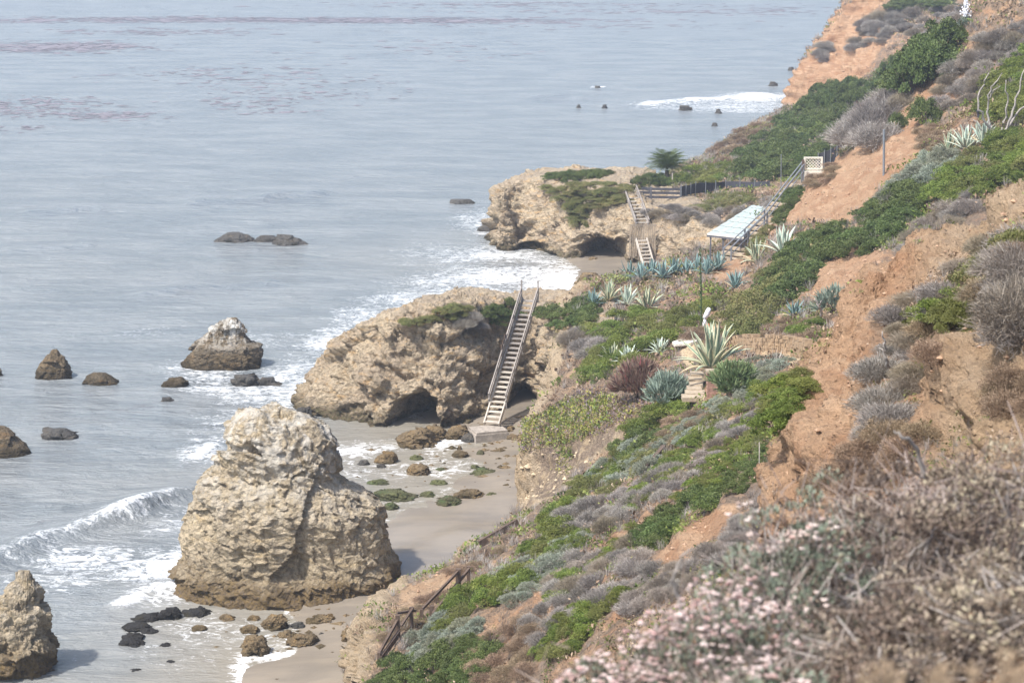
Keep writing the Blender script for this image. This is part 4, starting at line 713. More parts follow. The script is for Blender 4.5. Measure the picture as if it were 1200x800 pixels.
# ---------------------------------------------------------------- foliage materials
def leafmat(name, cs, trans=.22, rough=.6, var=.16, alt=None):
    t = T(name); a = t.attr('tint'); r = t.n('ShaderNodeObjectInfo').outputs['Random']
    col = t.ramp(a, [(i/(len(cs)-1), c) for i, c in enumerate(cs)])
    if alt: col = t.mix(t.math('MULTIPLY', t.sm(t.math('FRACT', t.math('MULTIPLY', r, 3.71)), .35, .95), .75), col, alt)
    hs = t.n('ShaderNodeHueSaturation', {'Color': col}); t.set(hs.inputs['Value'], t.math('ADD', 1-var, t.math('MULTIPLY', r, 2*var))); t.set(hs.inputs['Hue'], t.math('ADD', .488, t.math('MULTIPLY', t.math('FRACT', t.math('MULTIPLY', r, 7.3)), .024)))
    b = t.n('ShaderNodeBsdfPrincipled', {'Roughness': rough, 'Specular IOR Level': .25}); t.set(b.inputs['Base Color'], hs.outputs[0])
    tr = t.n('ShaderNodeBsdfTranslucent'); t.set(tr.inputs['Color'], hs.outputs[0]); m = t.n('ShaderNodeMixShader', {0: trans})
    t.t.links.new(b.outputs[0], m.inputs[1]); t.t.links.new(tr.outputs[0], m.inputs[2]); t.t.links.new(m.outputs[0], t.out.inputs[0]); return t.m
LM = {'green': leafmat('bright_green_leaves', [rgb(66, 82, 32), rgb(98, 114, 46), rgb(122, 134, 60), rgb(152, 156, 92)], .3, var=.2, alt=rgb(116, 112, 66)), 'dkgreen': leafmat('dark_green_leaves', [rgb(56, 68, 34), rgb(78, 92, 46), rgb(96, 110, 58), rgb(122, 130, 84)]),
      'olive': leafmat('olive_leaves', [rgb(82, 86, 48), rgb(108, 112, 62), rgb(128, 126, 78), rgb(140, 124, 90)]), 'sage': leafmat('sage_leaves', [rgb(104, 110, 92), rgb(136, 144, 124), rgb(156, 162, 146), rgb(176, 180, 166)], .12, alt=rgb(132, 128, 104)),
      'grey': leafmat('grey_twigs', [rgb(100, 92, 84), rgb(136, 128, 120), rgb(156, 149, 142), rgb(178, 172, 162)], .05, .9, .22, rgb(136, 122, 100)), 'brown': leafmat('dry_brown_leaves', [rgb(104, 86, 68), rgb(136, 116, 94), rgb(156, 136, 112), rgb(172, 154, 130)], .1, .9),
      'ice': leafmat('ice_plant_leaves', [rgb(78, 98, 46), rgb(108, 124, 58), rgb(148, 146, 66), rgb(126, 112, 120), rgb(134, 112, 86)], .15), 'agave': None}
def unit(n):
    v = rng.normal(size=(n, 3)); return v/np.linalg.norm(v, axis=1, keepdims=True)
def dome_pts(n, K, H, seed, spread=.23, lobes=.22):
    r = np.random.default_rng(seed); u = r.random(K)**.75; th = r.random(K)*2*math.pi
    el = np.arcsin(u*.98); rad = 1+lobes*r.normal(size=K)*.6
    c = np.stack([np.cos(el)*np.cos(th)*rad, np.cos(el)*np.sin(th)*rad, np.sin(el)*H*(1+lobes*r.normal(size=K)*.5)], -1)*.82
    k = r.integers(0, K, n); d = r.normal(size=(n, 3)); d /= np.linalg.norm(d, axis=1, keepdims=True); d[:, 2] = abs(d[:, 2])*.8+d[:, 2]*.2
    s = spread*(.5+.9*r.random(K))[k][:, None]; p = c[k] + d*s*(.72+.28*r.random((n, 1)))
    p[:, 2] = np.maximum(p[:, 2], -.08); out = p*np.array([1, 1, 1.2])+d*.7; out /= np.linalg.norm(out, axis=1, keepdims=True)
    return p, out, k, r
def leaves(p, n, ln, wd, r, tint, along=.35, droop=0.):
    """folded diamond leaves at p facing n"""
    N = len(p); t = r.normal(size=(N, 3)); t -= (t*n).sum(1, keepdims=True)*n; t /= np.linalg.norm(t, axis=1, keepdims=True); t = t*(1-along)+n*along; t[:, 2] -= droop; t /= np.linalg.norm(t, axis=1, keepdims=True)
    s = np.cross(n, t); s /= np.linalg.norm(s, axis=1, keepdims=True)+1e-6; L = (ln*(.65+.7*r.random((N, 1)))); w = L*wd
    V = np.stack([p, p+t*L*.5+s*w*.5+n*w*.12, p+t*L, p+t*L*.5-s*w*.5+n*w*.12], 1).reshape(-1, 3); F = np.arange(4*N).reshape(N, 4); return V, F, tint
def twigs(n, seed, H, ln=.25, wd=.016, inner=.3, out=1.):
    r = np.random.default_rng(seed); u = r.random(n)**.8; th = r.random(n)*2*math.pi; el = np.arcsin(u*.99); rad = (inner+(1-inner)*r.random(n)**.45)*(1+.14*np.sin(3*th+seed)+.1*np.sin(7*th))
    c = np.stack([np.cos(el)*np.cos(th)*rad, np.cos(el)*np.sin(th)*rad, np.sin(el)*rad*H], -1); d = c*out+.45*r.normal(size=(n, 3))*(2-out)+np.array([0, 0, .25*out]); d /= np.linalg.norm(d, axis=1, keepdims=True)
    s = r.normal(size=(n, 3)); s -= (s*d).sum(1, keepdims=True)*d; s /= np.linalg.norm(s, axis=1, keepdims=True); L = ln*(.5+r.random((n, 1))); w = wd*(.6+.8*r.random((n, 1)))
    V = np.stack([c-s*w, c+s*w, c+d*L+s*w*.4, c+d*L-s*w*.4], 1).reshape(-1, 3); return V, np.arange(4*n).reshape(n, 4), r.random(n)
def stems_mesh(name, H, mat, seed, n=7, rad=.03):
    r = random.Random(seed); m = MB()
    for i in range(n):
        a = i*2.4+r.random(); e = r.uniform(.4, .8); q = Vector((math.cos(a)*e, math.sin(a)*e, H*r.uniform(.5, .8))); m.tube([(0, 0, -.25), q*.4+Vector((.05*r.random(), .05*r.random(), .0)), q], [rad, rad*.7, rad*.3], 4)
    V = np.concatenate(m.v); by = {}
    for f in m.f: by.setdefault(len(f), []).append(f)
    return mesh(name, V, [np.array(x) for x in by.values()], mat)
PROTO = {}
def proto(kind, i):
    if (kind, i) in PROTO: return PROTO[kind, i]
    sd = hash(kind) % 1 + i*13 + len(kind)*101; H = {'green': .8, 'dkgreen': .85, 'olive': .75, 'sage': .7, 'grey': .62, 'brown': .58, 'tree': 1.2}.get(kind, .7); mk = 'dkgreen' if kind == 'tree' else kind
    if kind in ('green', 'dkgreen', 'olive', 'tree'):
        n = 8000 if kind != 'tree' else 9000
        p, o, k, r = dome_pts(n, 46, H, sd, .26, .3); t = np.clip(.45+.22*r.normal(size=n)+.12*r.normal(size=46)[k], 0, 1); V, F, tt = leaves(p, o, .08 if kind != 'tree' else .085, .5, r, t, .45)
    elif kind == 'sage':
        n = 8500; p, o, k, r = dome_pts(n, 60, H, sd, .22, .3); V, F, tt = leaves(p, o, .095, .24, r, np.clip(.5+.25*r.normal(size=n), 0, 1), .7)
    elif kind == 'brown':
        n = 5500; p, o, k, r = dome_pts(n, 60, H, sd, .22, .35); V, F, tt = leaves(p, o, .07, .3, r, np.clip(.45+.28*r.normal(size=n), 0, 1), .7); V2, F2, t2 = twigs(3000, sd, H, .2, .006); F = np.concatenate([F, F2+len(V)]); V = np.concatenate([V, V2]); tt = np.concatenate([tt, t2*.8])
    else:
        V, F, tt = twigs(6500, sd, H, .19, .0062); r = np.random.default_rng(sd); n = 5000; p, o, k, r = dome_pts(n, 60, H, sd, .22, .32); V2, F2, t2 = leaves(p, o, .05, .3, r, np.clip(.5+.3*r.normal(size=n), 0, 1), .8); F = np.concatenate([F, F2+len(V)]); V = np.concatenate([V, V2]); tt = np.concatenate([tt, t2])
    me = mesh('foliage', V, F, LM[mk], {'tint': tt}, smooth=False); st = stems_mesh('stems', H, M['trunk'] if kind not in ('grey',) else M['bark'], sd)
    PROTO[kind, i] = (me, st); return PROTO[kind, i]
NSH = 0
def shrub(kind, loc, r, h, name, label, cat, group=None, rs=random, part=('foliage', 'stems')):
    global NSH; NSH += 1
    me, st = proto(kind, rs.randrange(3)); o = thing(name, label, cat, loc, group, rs.random()*6.28); o.scale = (r*rs.uniform(.88, 1.15), r*rs.uniform(.88, 1.15), r*h)
    link(part[0], me, o); link(part[1], st, o); return o
def patch(label, kind, poly, r0, r1, dens=1., h=1., name='shrub', cat='shrub', part=('foliage', 'stems'), seed=0, mx=52, dmin=0.):
    rs = random.Random(seed+len(label)*7+int(poly[0][0])); xs_, ys_ = [q[0] for q in poly], [q[1] for q in poly]; cx, cy = sum(xs_)/len(xs_), sum(ys_)/len(ys_); hh = hit(cx, cy)
    D = hh[0].y if hh else 100; rp = (r0+r1)/2*FPX/D; spx = rp*.86/dens; acc = []; tries = 0; lst = []
    while tries < 900 and len(acc) < mx:
        tries += 1; x, y = rs.uniform(min(xs_), max(xs_)), rs.uniform(min(ys_), max(ys_))
        if not inpoly(np.array([x]), np.array([y]), poly)[0]: continue
        if any(((x-a)/spx)**2+((y-b)/(spx*.62))**2 < 1 for a, b in acc): continue
        acc.append((x, y))
    for x, y in acc:
        r = rs.uniform(r0, r1); q = hit(x, y+.32*r*h*FPX/D, dmin)
        if not q or q[0].z < .4: continue
        l = q[0]; lst.append((x, y, l, r))
    lst.sort(key=lambda q: q[0]); n = len(lst); g = re.sub(r'\b(shrub|bush|tree)\b', lambda m_: m_.group(1)+('es' if m_.group(1) == 'bush' else 's'), label, count=1) if n > 1 else None
    OR = 'first second third fourth fifth sixth seventh eighth ninth tenth eleventh twelfth thirteenth fourteenth fifteenth sixteenth seventeenth eighteenth nineteenth twentieth twenty-first twenty-second twenty-third twenty-fourth twenty-fifth twenty-sixth twenty-seventh twenty-eighth'.split()
    for i, (x, y, l, r) in enumerate(lst):
        lb = label if n == 1 else label+', '+('leftmost' if i == 0 else 'rightmost' if i == n-1 else OR[i]+' from left' if i < n/2 else OR[n-1-i]+' from right')
        if len(lb.split()) > 16: print('LONG', lb)
        shrub(kind, (l.x, l.y, l.z-.12*r), r, h*rs.uniform(.8, 1.2), name, lb, cat, g, rs, part)
G_ = 'green_shrub'
patch('bright green shrub in the row just right of the near railing', 'green', [(513, 727), (545, 692), (600, 668), (632, 656), (612, 684), (560, 707), (530, 735)], .42, .62, 1.1, 1, G_, dmin=44)
patch('bright green shrub in the clump left of the pink flowering bush', 'green', [(628, 768), (650, 738), (690, 704), (729, 694), (704, 730), (664, 765)], .32, .48, 1.15, 1, G_, dmin=44)
patch('dark leafy shrub at the bottom edge below the railing', 'dkgreen', [(425, 805), (455, 775), (500, 765), (545, 745), (580, 755), (560, 805)], .38, .58, 1.1, 1, 'dark_shrub', dmin=44)
patch('pale silvery shrub in the stripe below the near railing', 'sage', [(478, 768), (515, 742), (562, 724), (562, 734), (500, 772)], .35, .5, 1.1, 1, 'sage_shrub', dmin=44)
patch('soft grey green shrub between the railing posts and the silvery stripe', 'sage', [(485, 745), (520, 722), (530, 735), (500, 752)], .4, .55, 1, 1.2, 'sage_shrub', dmin=44)
patch('green shrub along the edge of the overgrown spur', 'green', [(628, 618), (655, 590), (700, 548), (740, 522), (748, 535), (690, 578), (645, 612)], .42, .65, 1.05, .9, G_, dmin=44)
patch('grey green shrub in the wide mound below the flowering spur', 'sage', [(700, 550), (740, 520), (775, 500), (790, 515), (770, 545), (715, 568)], .42, .65, 1, 1, 'sage_shrub', dmin=44)
patch('dark green shrub topping the mound below the flowering spur', 'dkgreen', [(720, 525), (755, 502), (778, 505), (770, 525), (735, 540)], .5, .75, .9, 1, 'dark_shrub', dmin=44)
patch('lavender grey shrub in the band across the green slope', 'grey', [(655, 605), (720, 578), (790, 545), (800, 560), (740, 600), (690, 628)], .38, .6, 1.1, 1, 'grey_shrub', dmin=44)
patch('green shrub among grey twigs above the timber beam', 'green', [(612, 645), (635, 622), (660, 612), (660, 630), (630, 655)], .5, .7, 1, .8, G_, dmin=44)
patch('grey green shrub right of the dark timber beam', 'sage', [(600, 668), (640, 640), (690, 625), (690, 640), (640, 662)], .5, .7, 1.1, .8, 'sage_shrub', dmin=44)
patch('yellow green shrub below the lavender band', 'green', [(655, 645), (680, 625), (702, 613), (705, 622), (680, 642)], .4, .55, 1.1, .9, G_, dmin=44)
patch('bright green shrub in the long hedge beside the orange spur', 'green', [(798, 580), (840, 530), (880, 482), (940, 430), (952, 434), (926, 478), (912, 505), (868, 556), (810, 596)], .3, .46, 1.05, .75, G_, mx=52)
patch('dark green shrub under the long hedge', 'dkgreen', [(750, 628), (790, 592), (850, 560), (905, 520), (910, 550), (860, 575), (800, 610), (765, 640)], .4, .6, 1.05, .9, 'dark_shrub', dmin=53)
patch('green shrub in the narrow hedge left of the long hedge', 'green', [(730, 592), (790, 532), (845, 478), (890, 446), (905, 452), (850, 500), (795, 555), (745, 602)], .38, .55, 1.05, .8, G_, mx=50, dmin=53)
patch('silver grey shrub between the two long hedges', 'grey', [(775, 580), (830, 520), (880, 470), (920, 450), (910, 470), (860, 515), (800, 575)], .4, .6, 1.0, .8, 'grey_shrub', dmin=53)
patch('pale grey shrub in the stripe leading up to the path', 'sage', [(800, 500), (850, 462), (895, 432), (905, 442), (850, 480), (805, 518)], .4, .6, 1.05, .8, 'sage_shrub', dmin=44)
patch('green shrub in the hedge below the stone steps', 'green', [(735, 508), (760, 487), (802, 462), (810, 470), (770, 496), (745, 513)], .55, .8, 1.1, .8, G_, dmin=44)
patch('rounded green shrub in the hedge behind the red aloe', 'green', [(728, 418), (760, 388), (800, 364), (850, 347), (862, 352), (840, 366), (800, 388), (770, 408), (748, 425)], .75, 1.05, 1.1, .85, G_, dmin=44)
patch('low green shrub in the mounds below the striped agaves', 'green', [(690, 385), (725, 366), (768, 364), (765, 378), (722, 396)], .75, 1.05, 1.1, .75, G_, dmin=44)
patch('green shrub on the plateau right of the central staircase', 'dkgreen', [(640, 368), (665, 352), (692, 352), (690, 372), (660, 385)], .7, 1., 1.1, .8, 'dark_shrub', dmin=44)
patch('grey violet shrub on the cliff edge below the green mounds', 'grey', [(668, 392), (700, 378), (716, 390), (700, 412), (680, 410)], .7, .95, 1.05, .9, 'grey_shrub', dmin=44)
patch('green shrub over the cliff left of the red aloe', 'green', [(690, 430), (712, 402), (725, 400), (712, 432), (700, 445)], .6, .85, 1, 1, G_, dmin=44)
patch('olive shrub in the big hedge right of the white stake', 'olive', [(853, 392), (872, 352), (905, 318), (930, 298), (938, 318), (905, 352), (888, 378)], .9, 1.3, 1.1, .95, 'olive_shrub', dmin=44)
patch('dark green shrub atop the big hedge below the orange bank', 'dkgreen', [(905, 330), (930, 292), (960, 270), (988, 262), (985, 288), (950, 322), (925, 350)], .9, 1.3, 1.1, .9, 'dark_shrub', dmin=44)
patch('dark green shrub right of the grey metal pole', 'dkgreen', [(1000, 288), (1012, 255), (1040, 228), (1072, 205), (1082, 222), (1062, 255), (1035, 287)], .8, 1.15, 1.15, .9, 'dark_shrub', dmin=44)
patch('grey green shrub below the upright agave on the upper slope', 'sage', [(1040, 222), (1068, 192), (1108, 178), (1122, 192), (1085, 225), (1060, 235)], .75, 1.05, 1.15, .9, 'sage_shrub', dmin=44)
patch('bright green shrub in the hedge above the orange spur', 'green', [(1092, 228), (1120, 198), (1160, 168), (1215, 146), (1215, 198), (1160, 218), (1120, 238)], .8, 1.1, 1.15, .85, G_, dmin=44)
patch('green shrub in the lower hedge touching the orange spur', 'green', [(1160, 232), (1185, 212), (1215, 196), (1215, 214), (1185, 234)], .6, .8, 1.1, .8, G_, dmin=44)
patch('lavender grey bush between the upper hedge and the orange spur', 'grey', [(1072, 288), (1085, 252), (1108, 238), (1150, 218), (1150, 238), (1110, 266), (1090, 292)], .7, .95, 1.1, .85, 'grey_shrub', dmin=44)
patch('bright green shrub behind the dead branches', 'green', [(1150, 135), (1165, 98), (1215, 52), (1215, 128), (1180, 140)], .8, 1.2, 1.1, .9, G_, dmin=44)
patch('grey brush on the slope left of the dead branches', 'grey', [(1095, 120), (1118, 78), (1150, 42), (1215, 15), (1215, 60), (1160, 100), (1128, 128)], .55, 1.0, .8, 1., 'grey_shrub', dmin=44)
patch('dry brown bush below the two round bushes on the orange slope', 'brown', [(1075, 152), (1100, 145), (1110, 165), (1088, 182)], .5, .8, 1.1, .9, 'dry_bush', dmin=44)
for x, y, r, lb in ((1083, 143, 1.05, 'round dark green bush, the larger of two on the bare orange slope'), (1051, 153, .62, 'round dark green bush, the smaller left one of two on the bare orange slope')):
    q = hit(x, y)[0]; shrub('dkgreen', (q.x, q.y, q.z-.1), r, 1.55 if r > .8 else 2.1, 'round_bush', lb, 'bush')
patch('dark green shrub in the thicket above the netted fence', 'dkgreen', [(868, 198), (885, 165), (920, 138), (985, 130), (1000, 150), (988, 178), (940, 192), (900, 206)], 1.3, 1.9, 1.15, .9, 'dark_shrub', dmin=44)
patch('green shrub left of the thicket above the far netted fence', 'green', [(795, 214), (815, 197), (848, 192), (852, 208), (820, 216)], 1., 1.5, 1.1, .8, G_, dmin=44)
patch('grey scrub bush on the slope left of the canopy roof', 'grey', [(832, 262), (852, 236), (900, 228), (915, 236), (888, 252), (850, 272)], .7, 1.1, 1., .8, 'grey_shrub', dmin=44)
patch('olive shrub in the patch under the far netted fence', 'olive', [(812, 244), (835, 230), (878, 226), (892, 236), (850, 246)], .8, 1.2, 1.1, .7, 'olive_shrub', dmin=44)
patch('grey brown bush along the cliff top right of the rail fence', 'grey', [(760, 246), (790, 238), (825, 240), (832, 255), (800, 256)], .6, .9, 1.1, .6, 'grey_shrub', dmin=44)
patch('low brown bush on the slope edge above the distant surf', 'brown', [(832, 182), (862, 152), (900, 132), (916, 140), (882, 165), (850, 190)], .7, 1.2, .9, .9, 'dry_bush', dmin=44)
patch('dark conifer like tree at the foot of the orange headland', 'tree', [(940, 130), (962, 110), (1005, 98), (1018, 112), (985, 128)], .9, 1.4, .95, 1.35, 'tree', 'tree', ('crown', 'trunk'), dmin=44)
patch('dark green tree in the gully beside the orange headland', 'tree', [(1028, 112), (1045, 82), (1085, 60), (1112, 62), (1098, 85), (1066, 108)], 1.1, 1.7, .95, 1.4, 'tree', 'tree', ('crown', 'trunk'), dmin=44)
patch('leafless grey tree beside the dark thicket in the gully', 'grey', [(1000, 158), (1014, 128), (1036, 128), (1032, 158)], 1.4, 2., 1.1, 1.3, 'bare_tree', 'tree', ('crown', 'trunk'), dmin=44)
patch('pale leafless bush at the foot of the trees in the gully', 'grey', [(1018, 116), (1060, 112), (1066, 122), (1035, 128)], 1., 1.5, 1.1, 1, 'grey_shrub', dmin=44)
patch('grey shrub on the upper ledge of the orange headland', 'grey', [(1000, 55), (1012, 22), (1050, 12), (1062, 28), (1032, 48)], .9, 1.5, .95, .9, 'grey_shrub', dmin=44)
patch('grey shrub on the headland near the top edge', 'grey', [(1050, 20), (1080, 8), (1130, 6), (1128, 24), (1108, 48), (1082, 42)], .9, 1.6, .85, .9, 'grey_shrub', dmin=44)
patch('green shrub at the very top of the orange headland', 'dkgreen', [(1040, 6), (1075, -6), (1120, -8), (1122, 4), (1070, 8)], 1.4, 2., 1.1, .6, 'dark_shrub', dmin=44)
patch('small grey bush on the left shoulder of the orange headland', 'grey', [(958, 64), (968, 50), (976, 54), (968, 70)], .9, 1.3, 1.1, .8, 'grey_shrub', dmin=44)
patch('low green shrub on top of the central promontory', 'olive', [(462, 378), (500, 366), (545, 356), (552, 364), (510, 374)], .5, .75, .95, .6, 'olive_shrub', dmin=44)
patch('dark green shrub left of the central staircase top', 'dkgreen', [(568, 362), (582, 352), (604, 350), (604, 366), (585, 374)], .6, .85, 1.1, .8, 'dark_shrub', dmin=44)
patch('grey bush hanging from the rim of the central promontory', 'grey', [(540, 378), (552, 366), (562, 374), (556, 388)], .55, .8, 1, .9, 'grey_shrub', dmin=44)
patch('olive shrub in the mat on top of the far promontory', 'olive', [(642, 218), (690, 212), (735, 214), (735, 232), (702, 240), (662, 234)], .7, 1.1, 1.05, .5, 'olive_shrub', dmin=44)
patch('olive shrub hanging down the face of the far promontory', 'olive', [(664, 236), (690, 240), (688, 256), (676, 262)], .6, .9, 1.1, .9, 'olive_shrub', dmin=44)
patch('dark shrub along the seaward rim of the far promontory', 'dkgreen', [(642, 207), (665, 201), (712, 201), (712, 205), (660, 209)], .55, .8, 1.1, .8, 'dark_shrub', dmin=44)
patch('dark bush left of the palm on the far promontory', 'dkgreen', [(750, 213), (765, 203), (790, 206), (790, 214)], .8, 1.1, 1.1, .9, 'dark_shrub', dmin=44)
patch('lavender grey scrub bush on the orange spur', 'grey', [(1022, 480), (1022, 405), (1050, 362), (1110, 312), (1160, 282), (1215, 262), (1215, 330), (1150, 342), (1110, 372), (1075, 430), (1070, 490), (1035, 520)], .28, .46, 1.0, .9, 'grey_shrub', mx=50)
patch('dry brown bush among the grey scrub of the orange spur', 'brown', [(1030, 480), (1050, 380), (1110, 320), (1215, 275), (1215, 325), (1110, 372), (1070, 470), (1040, 515)], .28, .45, .55, 1, 'dry_bush')
patch('green shrub among the grey scrub of the orange spur', 'green', [(1082, 372), (1105, 350), (1135, 335), (1130, 362), (1100, 385)], .3, .42, 1.1, 1, G_)
patch('brown tipped shrub near the top of the orange spur', 'olive', [(1135, 320), (1160, 296), (1200, 278), (1200, 300), (1160, 325)], .3, .45, 1., 1, 'olive_shrub')
patch('dark grey shrub at the right edge over the pale bank', 'grey', [(1178, 350), (1190, 300), (1215, 290), (1215, 380), (1195, 380)], .4, .6, 1.1, 1.1, 'grey_shrub')
patch('dry brown bush at the foot of the orange spur', 'brown', [(955, 560), (1000, 525), (1050, 500), (1090, 500), (1080, 545), (1000, 570)], .3, .45, 1.05, 1, 'dry_bush')
patch('dry brown bush on the pale bank at the right edge', 'brown', [(1165, 470), (1175, 440), (1215, 430), (1215, 480)], .25, .36, 1, 1.2, 'dry_bush')
patch('grey twiggy shrub above the low orange patch', 'grey', [(600, 722), (655, 702), (700, 662), (760, 642), (772, 660), (722, 702), (682, 722), (640, 752)], .35, .6, .8, .9, 'grey_shrub', dmin=44)
patch('grey shrub at the left rim of the pink flowering bush', 'grey', [(720, 695), (770, 672), (820, 650), (830, 670), (790, 700), (740, 715)], .35, .5, 1.1, .9, 'grey_shrub', dmin=44)
patch('dry tan bush between the two lowest green clumps', 'brown', [(560, 750), (610, 720), (640, 735), (625, 790), (570, 800)], .35, .55, .95, .8, 'dry_bush', dmin=44)
patch('grey shrub in the hollow under the lavender band', 'grey', [(640, 665), (690, 640), (745, 632), (745, 655), (690, 682), (650, 690)], .4, .6, .8, .9, 'grey_shrub', dmin=44)
patch('tall grey brush along the right end of the low orange cut', 'grey', [(835, 645), (868, 605), (905, 580), (895, 610), (850, 660)], .35, .55, 1.05, 1.1, 'grey_shrub', dmin=44)
patch('dry brown bush beside the trail left of the railing', 'brown', [(448, 745), (490, 702), (520, 690), (500, 715), (470, 745)], .35, .55, 1, .7, 'dry_bush', dmin=44)
patch('dry brown bush at the end of the timber beam', 'brown', [(525, 668), (560, 645), (610, 612), (615, 625), (575, 655), (550, 672)], .4, .6, 1, .6, 'dry_bush', dmin=44)
patch('dry pinkish brown bush on the bank above the rubble wall', 'brown', [(895, 390), (925, 372), (968, 372), (958, 394), (915, 398)], .4, .65, 1.05, .9, 'dry_bush', dmin=44)
patch('small green tuft shrub above the rubble wall', 'green', [(918, 385), (935, 376), (958, 380), (950, 392)], .35, .5, .9, 1.1, G_, dmin=44)
patch('brown and grey bush below the brick pillar', 'brown', [(790, 490), (835, 478), (850, 485), (800, 522), (762, 522)], .4, .6, 1., .7, 'dry_bush', dmin=44)
patch('small grey green shrub right of the green aloe clump', 'sage', [(868, 440), (880, 422), (915, 416), (930, 424), (900, 436)], .4, .6, 1.05, .9, 'sage_shrub', dmin=44)
patch('dusty pink brown bush behind the big agave', 'brown', [(795, 398), (805, 380), (820, 372), (824, 392), (808, 404)], .6, .85, 1.1, .9, 'dry_bush', dmin=44)
patch('olive bush in front of the canopy posts', 'olive', [(872, 288), (885, 276), (902, 268), (902, 284), (882, 296)], .6, .85, 1.1, .9, 'olive_shrub', dmin=44)
patch('dark bush below the white lattice panel', 'dkgreen', [(912, 252), (920, 232), (936, 222), (930, 245), (918, 258)], .6, .85, 1, 1, 'dark_shrub', dmin=44)
patch('tan grass bush beside the pale steps on the upper slope', 'brown', [(945, 205), (975, 190), (985, 200), (955, 222)], .5, .7, 1.05, .8, 'dry_bush', dmin=44)
patch('low green shrub in a strip through the grey scrub', 'green', [(640, 692), (700, 650), (748, 612), (752, 628), (705, 668), (650, 708)], .3, .48, 1., .7, G_, dmin=44)
patch('silvery shrub on the slope between beam and orange patch', 'sage', [(590, 690), (635, 662), (660, 655), (650, 675), (605, 706)], .35, .5, 1., .8, 'sage_shrub', dmin=44)
patch('olive shrub on the open slope below the stone steps', 'olive', [(700, 560), (760, 520), (800, 495), (815, 505), (770, 535), (715, 575)], .35, .55, .9, .7, 'olive_shrub', dmin=44)
# ---------------------------------------------------------------- low cover: nobody could count these
def tuft(kind, n, seed):
    r = np.random.default_rng(seed)
    if kind == 'blade':
        a = r.random(n)*6.28; b = np.stack([np.cos(a)*.3*r.random(n), np.sin(a)*.3*r.random(n), 0*a], -1); d = np.stack([np.cos(a)*.6*r.random(n), np.sin(a)*.6*r.random(n), .5+.5*r.random(n)], -1); s = np.stack([-np.sin(a), np.cos(a), 0*a], -1)*.018
        return np.stack([b-s, b+s, b+d+s*.3, b+d-s*.3], 1).reshape(-1, 3), np.arange(4*n).reshape(n, 4)
    p = r.normal(size=(n, 3))*np.array([.5, .5, .2]); p[:, 2] = abs(p[:, 2]); o = p*1.+r.normal(size=(n, 3))*.6+np.array([0, 0, .8]); o /= np.linalg.norm(o, axis=1, keepdims=True); V, F, _ = leaves(p, o, .42, .5, r, None, .35); return V, F
def cover(name, kind, mats, n, size, accept, seed, tn=12, hs=1.):
    r = np.random.default_rng(seed); pts_ = []
    for V, F, nm in LAND:
        if nm != 'hillside': continue
        q = V[F]; ar = np.linalg.norm(np.cross(q[:, 2]-q[:, 0], q[:, 3]-q[:, 1]), axis=1)*.5; c = q.mean(1); px, py = pix(c); vis = (px > -20) & (px < 1500) & (py > -160) & (py < 960) & (c[:, 1] > 15)
        dd = np.maximum(c[:, 1], 1); w = ar*vis/dd**1.; w = w*accept(c, px, py); 
        if w.sum() <= 0: continue
        pts_.append((c, q, w))
    tot = sum(w.sum() for _, _, w in pts_); C_ = []
    for c, q, w in pts_:
        k = int(n*w.sum()/tot); i = r.choice(len(c), k, p=w/w.sum()); u, v = r.random((k, 1)), r.random((k, 1)); C_.append((q[i, 0]*(1-u)+q[i, 1]*u)*(1-v)+(q[i, 3]*(1-u)+q[i, 2]*u)*v)
    Pp = np.concatenate(C_); N = len(Pp); tp = [tuft(kind, tn, seed+j) for j in range(4)]; a = r.random(N)*6.28; s = size[0]+(size[1]-size[0])*r.random(N)**2; s *= np.clip(Pp[:, 1]/85, .28, 1.5); VV = []; FF = []; tt = []; k = 0
    for j in range(4):
        m = np.arange(N) % 4 == j; V, F = tp[j]; ca, sa = np.cos(a[m]), np.sin(a[m]); x = (V[None, :, 0]*ca[:, None]-V[None, :, 1]*sa[:, None])*s[m][:, None]; y = (V[None, :, 0]*sa[:, None]+V[None, :, 1]*ca[:, None])*s[m][:, None]; z = V[None, :, 2]*s[m][:, None]*hs
        W_ = np.stack([x, y, z], -1)+Pp[m][:, None]; VV.append(W_.reshape(-1, 3)); FF.append((F[None]+(np.arange(m.sum())*len(V))[:, None, None]+k).reshape(-1, 4)); k += m.sum()*len(V)
        base = np.clip(.5+.9*fbm(Pp[m], 3., 3, s=seed)+.25*r.normal(size=m.sum()), 0, 1); tt.append(np.clip(np.repeat(base, len(F))+.12*r.normal(size=m.sum()*len(F)), 0, 1))
    o = link(name, mesh(name, np.concatenate(VV), np.concatenate(FF), mats, {'tint': np.concatenate(tt)}, smooth=False)); o['kind'] = 'stuff'; return o
HL = [(915, 130), (925, 95), (1000, 0), (1010, -20), (1060, -20), (1060, 20), (1030, 60), (1050, 60), (1075, 45), (1060, 70), (1010, 95), (960, 112)]
T2F = [(905, 560), (925, 500), (985, 370), (1030, 310), (1120, 262), (1205, 220), (1205, 258), (1110, 305), (1045, 360), (1020, 400), (1020, 470), (1000, 520), (950, 560)]
PALEB = [(1070, 500), (1085, 430), (1120, 385), (1200, 340), (1210, 460), (1150, 480)]
def ok(c, px, py):
    m = 1-a_bare(px, py); m = m*(1-inpoly(px, py, T2F))*(1-inpoly(px, py, HL))*(1-inpoly(px, py, PALEB))*(1-inpoly(px, py, SPUR)); m = m*(1-a_path(c, None, px, py))*np.clip(1.2-1.1*cliffzone(c)*(c[:, 1] > 55)*(c[:, 1] < 118), 0, 1)*(c[:, 2] > .8)
    return m
ICE = [(610, 500), (650, 478), (700, 454), (730, 470), (790, 470), (765, 492), (722, 500), (690, 512), (660, 520), (612, 528)]
